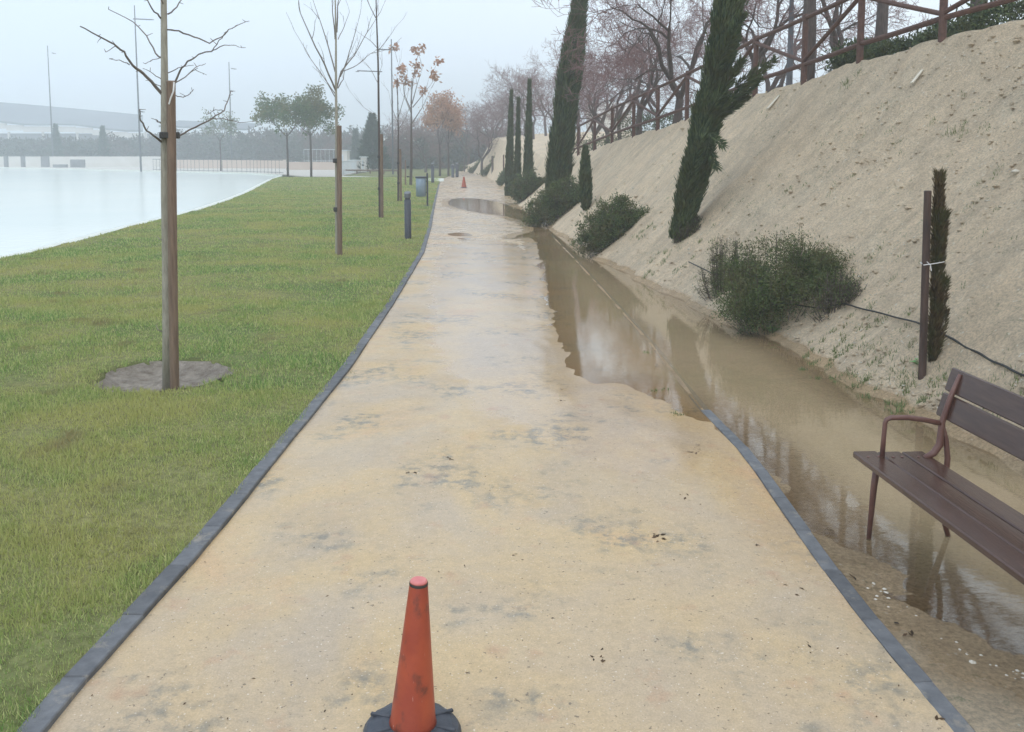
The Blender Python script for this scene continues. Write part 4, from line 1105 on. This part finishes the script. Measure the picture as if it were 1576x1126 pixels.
hp = [(1060, 408, 0), (1180, 470, 0), (1262, 482, 0), (1300, 474, 0), (1345, 488, .01), (1400, 501, .02), (1450, 522, .02), (1480, 540, .01), (1510, 556, .01), (1540, 572, .01), (1576, 588, 0), (1640, 620, 0)]
m = MB(); Q = []
for i in range(len(hp) - 1):
    for s in range(5):
        t = s / 5; c = hit(hp[i][0] * (1 - t) + hp[i + 1][0] * t, hp[i][1] * (1 - t) + hp[i + 1][1] * t)
        Q.append(c + Vector((0, 0, .055 + .008 * math.sin(i * 5 + s))))
Qs = [Q[0]] + [(Q[i - 1] + Q[i] + Q[i + 1]) / 3 for i in range(1, len(Q) - 1)] + [Q[-1]]
m.tube(Qs, .010, 6); tag(m.build('irrigation_hose', M['hose'], None, True), 'black drip irrigation hose running along the bank behind the bench', 'hose')

# ------------------------------------------------------------------ trees on the plateau behind the fence
protos = []
for sd, (hh, r0, fk, lv, kd) in enumerate([(7.5, .14, 1.3, 6, 3), (7.0, .12, 1.6, 6, 3), (8.0, .15, 1.1, 6, 3)]):
    t, c, tips = bare_tree_meshes(100 + sd, hh, r0, fk, lv, kd, spread=1.0, up=.10, nmain=3, rmin=.0055)
    protos.append((t, c, hh))
proto_obj = []
def bank_tree(px, base_y, Y, scale, k, label, rz, group='bare reddish trees along the top of the bank', offz=None):
    p = atY(px, base_y, Y); z = tz(p.x, p.y) if offz is None else offz
    if len(proto_obj) <= k or proto_obj[k] is None:
        while len(proto_obj) <= k: proto_obj.append(None)
        o = empty('bare_tree', (0, 0, 0), label, 'tree', group)
        protos[k][0].build('trunk', M['darkbark'], o, True); protos[k][1].build('crown', M['redtwig'], o)
        proto_obj[k] = o
    else: o = copy_tree(proto_obj[k])
    o.location = (p.x, p.y, z - .05); o.scale = (scale,) * 3; o.rotation_euler = (0, 0, rz)
    tag(o, label, 'tree', group); return o
BT = [(870, 205, 52, 1.0, 1, 'bare tree peeping out left of the tall leaning cypress', 1.9), (935, 175, 46, 1.0, 0, 'second-row bare tree behind the low forked one', 4.4), (1010, 145, 42, 1.1, 1, 'second-row bare tree between the gnarled and the twisted trees', 5.5), (1190, 95, 30, 1.0, 2, 'second-row bare tree beside the grey lamp pole', .4), (985, 150, 33, .95, 0, 'gnarled bare reddish tree behind the fence, midway between the two big cypresses', .3),
      (955, 165, 40, .92, 1, 'low forked bare tree behind the fence, just right of the smooth leaning cypress', 2.1),
      (1042, 135, 27, .95, 2, 'bare tree with a twisted trunk behind the fence, close left of the largest cypress', 4.0),
      (1160, 90, 24, .9, 1, 'bare branchy tree seen right of the largest cypress', 1.0),
      (915, 190, 50, 1.0, 2, 'hazy bare tree just behind the tall leaning cypress', 5.1),
      (890, 205, 60, 1.05, 0, 'paler hazy bare tree between the leaning cypress and the slender trio', 3.3),
      (1290, 60, 22, .85, 0, 'bare tree behind the fence, between the straight dark trunk and the thick leaning one', 2.6),
      (1100, 110, 38, 1.0, 0, 'bare tree directly behind the crown of the largest cypress', 5.7),
      (850, 200, 66, 1.05, 1, 'hazy bare tree behind the slender cypress trio', .8),
      (820, 205, 76, 1.1, 2, 'faint bare tree above the slender cypress trio', 2.0)]
for a in BT: bank_tree(*a)
def thick_tree(px, by, tx, ty, Y, r, label, seed):
    a = atY(px, by, Y); a.z = tz(a.x, a.y); b = atY(tx, ty, Y); o = empty('dark_trunk_tree', tuple(a), label, 'tree')
    m = MB(); m.tube([a - Vector((0, 0, .3)), a, a.lerp(b, .5) + Vector((.03, 0, 0)), b], [r * 1.25, r * 1.05, r * .95, r * .8], 12); local(m, o).build('trunk', M['darkbark'], o, True)
    c = MB(); R = random.Random(seed); tips = []
    for k in range(4):
        an = k * 1.6 + R.uniform(0, 1); branchy(c, tips, b - Vector((0, 0, .05)), Vector((math.cos(an) * .7, math.sin(an) * .7, 1)).normalized(), 1.7, r * .5, 4, R, .9, .15, 3, .2, .007)
    local(c, o).build('crown', M['redtwig'], o)
thick_tree(1243, 112, 1246, -60, 18.6, .135, 'thick straight dark trunk standing directly behind the fence post', 31)
thick_tree(1350, 60, 1362, -40, 21, .14, 'thick dark trunk leaning slightly right behind the fence', 32)
thick_tree(1500, 26, 1512, -90, 17.5, .16, 'dark trunk behind the fence near the right edge', 33)
# hedge plants behind the fence on the right
def hedge(px, py, Y, w_, hgt, label, n=4200):
    p = atY(px, py, Y); z = tz(p.x, p.y)
    o = empty('hedge_shrub', (p.x, p.y, z), label, 'shrub', 'dark shrubs behind the fence')
    u = rand_unit(n); rr = rng.uniform(.35, 1, n)[:, None] ** .5
    P = u * rr * np.array([w_ / 2, w_ / 2.6, hgt / 2]) * (1 + .25 * np.sin(u[:, :1] * 9 + u[:, 1:2] * 7)) + np.array([0, 0, hgt * .45])
    D = rand_unit(n) + np.array([0, 0, .5]); D /= np.linalg.norm(D, axis=1)[:, None]
    tri_mesh('foliage', sprays(P, D, rng.uniform(.06, .12, n), np.full(n, .018)), M['cyp'], o)
    m = MB(); m.tube([(0, 0, -.1), (.02, 0, hgt * .4), (.1, .05, hgt * .7)], [.03, .02, .01], 5); m.build('stems', M['darkbark'], o)
hedge(1550, 22, 15.6, 1.7, .85, 'dark hedge shrub behind the fence at the right edge of the photo')
hedge(1470, 38, 16.6, 1.5, .7, 'low dark hedge shrub behind the fence, second from the right edge')
hedge(1385, 60, 17.4, 1.4, .6, 'low dark hedge shrub behind the fence, right of the tall post')
hedge(1325, 75, 18.2, 1.2, .75, 'dark hedge shrub behind the fence at the foot of the tall post')
hedge(1130, 130, 30, 2.6, 1.1, 'wide dark shrub behind the fence, right beside the largest cypress')
hedge(1020, 170, 34, 3.4, 1.2, 'wide dark shrub behind the fence, below the gnarled tree')
hedge(940, 195, 44, 3.6, 1.2, 'hazy dark shrub behind the fence, nearest the leaning cypress')

# lamp posts / masts
def mast(px, top, base_y, Y, r, label, arms=(), gz=0.0):
    b = atY(px, base_y, Y); t = atY(px, top, Y); o = empty('light_mast', (b.x, b.y, gz), label, 'mast', 'tall grey masts')
    m = MB(); m.tube([(0, 0, -.2), (0, 0, (t.z - gz) * .5), (0, 0, t.z - gz)], [r, r * .75, r * .45], 8); m.build('pole', M['steel'], o)
    for (ay, x0, x1) in arms:
        z = atY(px, ay, Y).z - gz; xa = atY(x0, ay, Y).x - b.x; xb = atY(x1, ay, Y).x - b.x
        m = MB(); m.tube([(xa, 0, z + .1), (xb, 0, z)], [r * .5] * 2, 6); m.box((xa if abs(xa) > abs(xb) else xb, 0, z), (r * 3, r * 1.5, r * .5)); m.build('arm', M['steel'], o)
    return o
mast(82, 70, 250, 165, .15, 'faint tall mast at the far left beyond the pool', [(82, 80, 84)])
mast(217, 8, 260, 118, .14, 'tallest mast with a short cross arm, left of the nearest tree', [(30, 205, 234), (172, 214, 220)])
mast(357, 95, 250, 150, .14, 'slim distant mast between the nearest tree and the leafy green trees', [(106, 356, 362), (140, 353, 360)])
mast(605, 60, 270, 95, .11, 'grey mast with cross arms rising behind the slender third tree', [(77, 582, 612), (110, 550, 588)])
p = atY(1215, 120, 21.5); mast(1215, -60, 120, 21.5, .085, 'grey lamp pole behind the fence, left of the straight dark trunk', gz=tz(p.x, p.y))

# leafy green trees by the pool
def leafy_tree(px, py, top, half, label, seed, n=3600, matn='greentree', fork=.45, group='leafy green trees beside the pool', L=.30, W=.07, dist=None, r0=.10):
    b = at(px, py) if dist is None else atY(px, py, dist); d = b.y; k = F / d; hgt = (py - top) / k; w_ = half / k
    o = empty('leafy_tree', (b.x, b.y, 0), label, 'tree', group)
    R = random.Random(seed); t = MB(); fk = hgt * fork
    t.tube([(0, 0, -.3), (.03, 0, fk * .5), (0, 0, fk), (0, 0, fk * 1.1)], [r0 * 1.2, r0, r0 * .9, r0 * .6], 8); t.build('trunk', M['darkbark'], o, True)
    c = MB(); tips = []
    for q in range(7):
        a = 2 * math.pi * q / 7 + R.uniform(-.3, .3)
        branchy(c, tips, Vector((0, 0, fk)), Vector((math.cos(a) * w_, math.sin(a) * w_, (hgt - fk) * .75)).normalized(), math.hypot(w_, hgt - fk) * .50, r0 * .5, 3, R, .75, .1, 3, .2, .012)
    # keep the crown within its outline
    S = Vector((1, 1, 1)); zs = max(p[0].z for p in tips); xs_ = max(abs(p[0].x) for p in tips)
    fx, fz = w_ / xs_, (hgt * .97 - fk) / max(zs - fk, .1)
    c.v = [Vector((v.x * fx, v.y * fx, fk + (v.z - fk) * fz)) for v in c.v]
    tips = [(Vector((p[0].x * fx, p[0].y * fx, fk + (p[0].z - fk) * fz)), p[1]) for p in tips]
    c.build('branches', M['darkbark'], o)
    tri_mesh('crown', tip_leaves(tips, n, .22 * hgt / 8, L, W, .5), M[matn], o)
    return o
leafy_tree(443, 271, 137, 58, 'leafy green tree at the pool corner, left of its twin', 41)
leafy_tree(479, 272.5, 134, 46, 'leafy green tree right of its twin, left of the tall bare tree', 42)
leafy_tree(340, 262.5, 166, 30, 'small sparse dark-leaved tree beyond the pool, right of the nearest tree', 43, n=700, L=.32)
leafy_tree(677, 272, 142, 32, 'rusty orange-leaved tree in the distance, left of the orange pair', 44, n=2300, matn='orangeleaf', group='rusty trees at the end of the lawn', L=.26, W=.06, fork=.35)
leafy_tree(690, 271, 138, 34, 'rusty orange-leaved tree in the distance, right of the orange pair', 45, n=2300, matn='orangeleaf', group='rusty trees at the end of the lawn', L=.26, W=.06, fork=.35)
# conifers
def conifer(px, by, top, Y, r, label, n=6000, group=None):
    b = atY(px, by, Y); t = atY(px, top, Y); o = empty('conifer', (b.x, b.y, 0), label, 'tree', group)
    m = MB(); m.tube([(0, 0, -.3), (0, 0, t.z * .9)], [.2, .04], 7); m.build('trunk', M['darkbark'], o)
    T = spindle((0, 0, .3), (0, 0, t.z), r, n, lambda t: np.clip((1 - t) ** .95, .0, 1), (.3, .7), .07, rag=.6, outw=1.0); tri_mesh('crown', T, M['cypfar'], o)
conifer(574, 262, 178, 112, 2.6, 'broad dark conifer behind the slender third tree')
conifer(548, 262, 200, 150, 1.0, 'small pointed distant conifer left of the broad one', 2000)
conifer(160, 250, 195, 170, 1.5, 'dark pointed conifer in the wood beyond the pool, below the long roof', 2000)
conifer(88, 250, 192, 172, 1.5, 'dark narrow conifer at the left, behind the far left mast', 2000)

# hazy bare trees at the end of the path and behind the lawn
HT = [(728, 240, 128, 1.45, 0, 'purple hazy bare tree above the left end of the far mound', 2.7), (772, 235, 112, 1.35, 2, 'purple hazy bare tree above the middle of the far mound', 1.4), (808, 225, 90, 1.1, 0, 'hazy bare tree between the slender trio and the tall leaning cypress', .9), (840, 215, 84, 1.1, 1, 'hazy bare tree hard behind the base of the leaning cypress', 3.6), (690, 255, 145, 1.4, 2, 'purple hazy bare tree left of the mound, far off', 4.9), (742, 262, 92, 1.15, 0, 'bare hazy tree with its trunk at the foot of the far mound', 1.0), (765, 245, 104, 1.3, 1, 'purple hazy bare tree on the far mound', 2.2), (720, 250, 118, 1.35, 2, 'purple hazy bare tree behind the rusty pair', 3.0),
      (790, 225, 96, 1.15, 2, 'purple hazy bare tree rising behind the slender cypresses', 4.4), (700, 250, 135, 1.5, 1, 'tall hazy bare tree far behind the rusty pair', 5.2), (750, 250, 125, 1.55, 0, 'tall hazy bare tree far behind the mound', .2),
      (655, 262, 105, 1.1, 2, 'hazy bare tree left of the rusty pair', 2.9), (605, 262, 118, 1.25, 1, 'bluish hazy bare tree behind the mast with cross arms', 1.5), (632, 262, 126, 1.3, 0, 'bluish hazy bare tree behind the tree with rusty clusters', 3.9),
      (780, 240, 120, 1.5, 1, 'hazy bare tree farthest right behind the mound', 5.9), (500, 258, 150, 1.15, 2, 'faint bare tree behind the leafy green pair', 2.4), (530, 258, 155, 1.0, 0, 'faint bare tree left of the small pointed conifer', 1.9)]
for (px, by, Y, s, k, lab, rz) in HT:
    p = atY(px, by, Y); bank_tree(px, by, Y, s, k, lab, rz, 'hazy bare trees at the end of the park', max(0.0, min(tz(p.x, p.y), 4)) if p.x > XT(Y) else 0.0)

# far wood behind the pool: one mass of crowns
parts = []
R = random.Random(77)
for k in range(150):
    Y = R.uniform(172, 205); px = -320 + k * 7.5 + R.uniform(-6, 6); X = (px - 788) / F * Y
    zt = R.uniform(3.6, 5.6) * (1.0 if px < 250 else 1.35) ; w_ = R.uniform(2.5, 4.5); n = 650
    u = rand_unit(n) * rng.uniform(.4, 1, n)[:, None] ** .4
    P = u * np.array([w_, w_, zt * .52]) * (1 + .2 * np.sin(7 * u[:, :1] + 5 * u[:, 2:3] + k)) + np.array([X, Y, zt * .5])
    D = rand_unit(n) + np.array([0, 0, .6]); D /= np.linalg.norm(D, axis=1)[:, None]
    parts.append(sprays(P, D, rng.uniform(.5, 1.1, n), np.full(n, .16)))
for k in range(60):
    Y = R.uniform(128, 150); px = 590 + k * 3.6 + R.uniform(-6, 6); X = (px - 788) / F * Y
    zt = R.uniform(3.0, 5.5); w_ = R.uniform(2, 3.5); n = 420
    u = rand_unit(n) * rng.uniform(.4, 1, n)[:, None] ** .4
    P = u * np.array([w_, w_, zt * .52]) + np.array([X, Y, zt * .5]); D = rand_unit(n) + np.array([0, 0, .6]); D /= np.linalg.norm(D, axis=1)[:, None]
    parts.append(sprays(P, D, rng.uniform(.4, .9, n), np.full(n, .13)))
tag(tri_mesh('far_wood', np.concatenate(parts), M['wood']), 'dark hazy belt of far-off trees beyond the pool and park', 'woodland', kind='stuff')

# ------------------------------------------------------------------ far buildings, walls, railings
def wall(name, x0, x1, Y, ytop, ybot, m, label, cat, th=.4, z0=-.2):
    a, b = atY(x0, ytop, Y), atY(x1, ytop, Y); s = MB(); s.box(((a.x + b.x) / 2, Y, (a.z + z0) / 2), (b.x - a.x, th, a.z - z0)); o = s.build(name, m)
    return tag(o, label, cat)
wall('terrace_wall', -500, 262, 160, 240.5, 257, M['wallw'], 'long low pale wall on the far side of the pool', 'wall')
wall('retaining_wall', 262.6, 440, 140, 245.5, 262, M['wallp'], 'low pinkish wall behind the pool railing', 'wall')
wall('courtyard_wall', 441, 522, 128, 249, 266, M['wallp'], 'low pink wall below the pale blue balustrade', 'wall')
# pavilion with long sweeping roof
pv = empty('long_roof_building', tuple(atY(60, 240, 262))[:2] + (0,), 'long low building with a sweeping grey metal roof beyond the pool', 'building')
q = MB(); top = []; bot = []
for i in range(25):
    x = -420 + i * (640 / 24); f_ = i / 24; yt = 158 + 21 * max(0, (x + 20) / 240) ** 1.1 if x > -20 else 158 - 4 * ((-20 - x) / 400)
    yb = 188 + 14 * max(0, x) / 220 + 2.2 * math.sin(x / 24)
    top.append((atY(x, yt, 285), x)); bot.append((atY(x, yb, 255), x))
for i in range(24):
    a, b, c, d = top[i][0], top[i + 1][0], bot[i + 1][0], bot[i][0]
    q.prism([d, c, b, a], [p + Vector((0, 0, .5)) for p in (d, c, b, a)])
local(q, pv).build('roof', M['roof'], pv)
q = MB()
for i in range(24):
    c, d = bot[i + 1][0], bot[i][0]; q.box(((c.x + d.x) / 2, 256, (c.z + d.z) / 2 - 1.0), (c.x - d.x - .02, .6, 1.5))
local(q, pv).build('fascia', M['wallw'], pv)
q = MB(); a, b = bot[0][0], bot[-1][0]; q.box(((a.x + b.x) / 2, 272, 4.0), (b.x - a.x, 24, 8.0)); local(q, pv).build('wall', M['concrete'], pv)
q = MB()
for i in range(0, 25, 2): q.box((bot[i][0].x, 257, 4.2), (.5, .5, 8.4))
local(q, pv).build('columns', M['wallw'], pv)
pv2 = empty('low_shed', tuple(atY(330, 240, 240))[:2] + (0,), 'low grey-roofed shed right of the long building, behind the nearest tree', 'building')
a, b = atY(262, 186, 240), atY(392, 191, 240)
q = MB(); q.prism([(a.x, 232, a.z - 1.8), (b.x, 232, b.z - 1.8), (b.x, 246, b.z), (a.x, 246, a.z)], [(a.x, 232, a.z - 1.4), (b.x, 232, b.z - 1.4), (b.x, 246, b.z + .4), (a.x, 246, a.z + .4)]); local(q, pv2).build('roof', M['roof'], pv2)
q = MB(); q.box(((a.x + b.x) / 2, 240, (b.z - 2.4) / 2), (b.x - a.x - 1, 11, b.z - 2.4)); local(q, pv2).build('wall', M['wallw'], pv2)
# small white houses
def house(px0, px1, ytop, yeave, Y, label, rm='wallw'):
    a, b = atY(px0, ytop, Y), atY(px1, yeave, Y); o = empty('small_house', ((a.x + b.x) / 2, Y, 0), label, 'building')
    w_ = b.x - a.x; e = b.z; r = a.z; dd = w_ * .8
    z0 = -.2
    m = MB(); m.box((0, 0, (e + z0) / 2), (w_, dd, e - z0)); m.build('wall', M['wallw'], o)
    m = MB(); m.prism([(-w_ / 2 - .3, -dd / 2 - .3, e + .01), (w_ / 2 + .3, -dd / 2 - .3, e + .01), (w_ / 2 + .3, dd / 2 + .3, e + .01), (-w_ / 2 - .3, dd / 2 + .3, e + .01)], [(-w_ / 2 - .2, -.1, r), (w_ / 2 + .2, -.1, r), (w_ / 2 + .2, .1, r), (-w_ / 2 - .2, .1, r)])
    m.build('roof', M[rm], o)
    m = MB(); m.box((0, -dd / 2 - .02, e * .45), (w_ * .25, .06, e * .4)); m.build('window', M['dark'], o)
house(593, 640, 212, 222, 150, 'small white-roofed house half hidden among the hazy trees', 'rim')
house(905, 968, 158, 176, 100, 'pale building glimpsed behind the fence through the low forked tree')
# railing on the far side of the pool
def railing(pts, hgt, step, label, name='railing', m='railing', r=.03):
    P = [Vector(p) for p in pts]; o = empty(name, tuple(P[0]), label, 'railing')
    top = MB(); bars = MB(); n = 0
    for i in range(len(P) - 1):
        a, b = P[i], P[i + 1]; L = (b - a).length; k = max(2, int(L / step))
        top.tube([a + Vector((0, 0, hgt)), b + Vector((0, 0, hgt))], [r * 1.3] * 2, 5); top.tube([a + Vector((0, 0, .15)), b + Vector((0, 0, .15))], [r] * 2, 5)
        for j in range(k): q = a.lerp(b, j / k); bars.tube([q, q + Vector((0, 0, hgt))], [r * .8] * 2, 4)
    local(top, o).build('rails', M[m], o); local(bars, o).build('bars', M[m], o)
railing([at(236, 262.2), at(300, 264), at(380, 265.5), at(436, 267.5)], 1.5, .9, 'thin barred metal railing along the far pool edge', m='steel', r=.028)
railing([atY(468, 249, 128) , atY(520, 249, 128)], 1.75, .55, 'pale blue balustrade on the pink wall behind the leafy green pair')
railing([at(520, 270.5), at(560, 262)], 1.4, .5, 'pale side railing left of the white kiosk')
# white kiosk, dark slabs, low timber rail
def kiosk(px0, px1, yt, Y, label, step=True):
    a, b = atY(px0, yt, Y), atY(px1, yt, Y); o = empty('white_kiosk', ((a.x + b.x) / 2, Y, 0), label, 'kiosk'); w_ = b.x - a.x
    m = MB(); m.box((0, 0, a.z / 2), (w_, 2, a.z)); m.build('wall', M['wallw'], o)
    m = MB(); m.box((0, 0, a.z + .06), (w_ + .3, 2.3, .12)); m.build('roof', M['railing'], o)
    m = MB(); m.box((-w_ * .15, -1.01, a.z * .45), (w_ * .3, .05, a.z * .75)); m.build('door', M['railing'], o)
kiosk(540, 556, 247, 112, 'low white kiosk in front of the broad conifer')
kiosk(557, 566, 242, 111, 'taller narrow white kiosk right of the low one')
kiosk(526, 536, 232, 122, 'pale narrow pillar box left of the low white kiosk')
def slabthing(px, w_, hgt, Y, label, nm='stone_block'):
    b = atY(px, 257, Y); m = MB(); m.box((0, 0, hgt / 2), (w_, .6, hgt), bev=.03); o = m.build(nm, M['concrete']); o.location = (b.x, b.y, -.02); tag(o, label, 'block')
slabthing(120, 2.2, 1.3, 150, 'dark upright slab in front of the long pale wall')
slabthing(93, 2.2, .5, 150, 'low dark slab bench in front of the long pale wall')
slabthing(36, .5, 1.8, 154, 'slim dark pillar against the long pale wall, in the middle of its row')
slabthing(10, .5, 1.8, 154, 'slim dark pillar against the long pale wall, at the far left')
slabthing(70, 1.2, 1.8, 154, 'wider dark pillar against the long pale wall, right of the slim pair')
lr = empty('low_timber_rail', tuple(at(570, 268)), 'low horizontal timber rail at the far end of the lawn', 'fence')
m = MB(); a, b = at(529, 268), at(612, 269); m.tube([a + Vector((0, 0, .45)), b + Vector((0, 0, .45))], [.09] * 2, 6); local(m, lr).build('rail', M['stake'], lr)
for t in (0, .25, .5, .75, 1):
    m = MB(); q = a.lerp(b, t); m.tube([q, q + Vector((0, 0, .5))], [.08] * 2, 6); local(m, lr).build('post', M['stake'], lr)
# young stakes at the far crossing and on the far mound
def far_post(px, by, top, label, r=.07, m_='fence'):
    b = hit(px, by); k = F / b.y; m = MB(); m.tube([(0, 0, -.3), (0, 0, (by - top) / k)], [r, r * .9], 8); o = m.build('post', M[m_]); o.location = b; tag(o, label, 'post')
far_post(775, 284, 238, 'thin dark red stake by the pale sapling', .05)
far_post(758, 264, 240, 'dark post at the foot of the far mound, right of the hazy trunk', .10, 'darkbark')
far_post(715, 264, 243, 'short dark post at the left foot of the far mound', .08, 'darkbark')
for px, py, w_, lab in ((730, 264, 1.8, 'low grey shrub at the left foot of the far mound'), (752, 266, 1.6, 'low grey shrub at the right foot of the far mound'), (712, 263, 1.3, 'tiny low shrub at the bend of the path')):
    shrub(px, py, w_, .7, 900, lab, leafL=(.12, .25), leafW=.05, group='low shrubs on the far mound')

# ------------------------------------------------------------------ haze
hz = MB(); hz.box((0, 420, 22), (1500, 1100, 48)); ho = hz.build('haze', M['white'])
hm = bpy.data.materials.new('haze_air'); hm.use_nodes = True; n = hm.node_tree; n.nodes.clear()
out = n.nodes.new('ShaderNodeOutputMaterial'); pv_ = n.nodes.new('ShaderNodeVolumePrincipled')
pv_.inputs['Color'].default_value = (.90, .96, 1.0, 1); pv_.inputs['Density'].default_value = 0.0030
n.links.new(pv_.outputs[0], out.inputs['Volume']); ho.data.materials.clear(); ho.data.materials.append(hm)
tag(ho, kind='stuff')
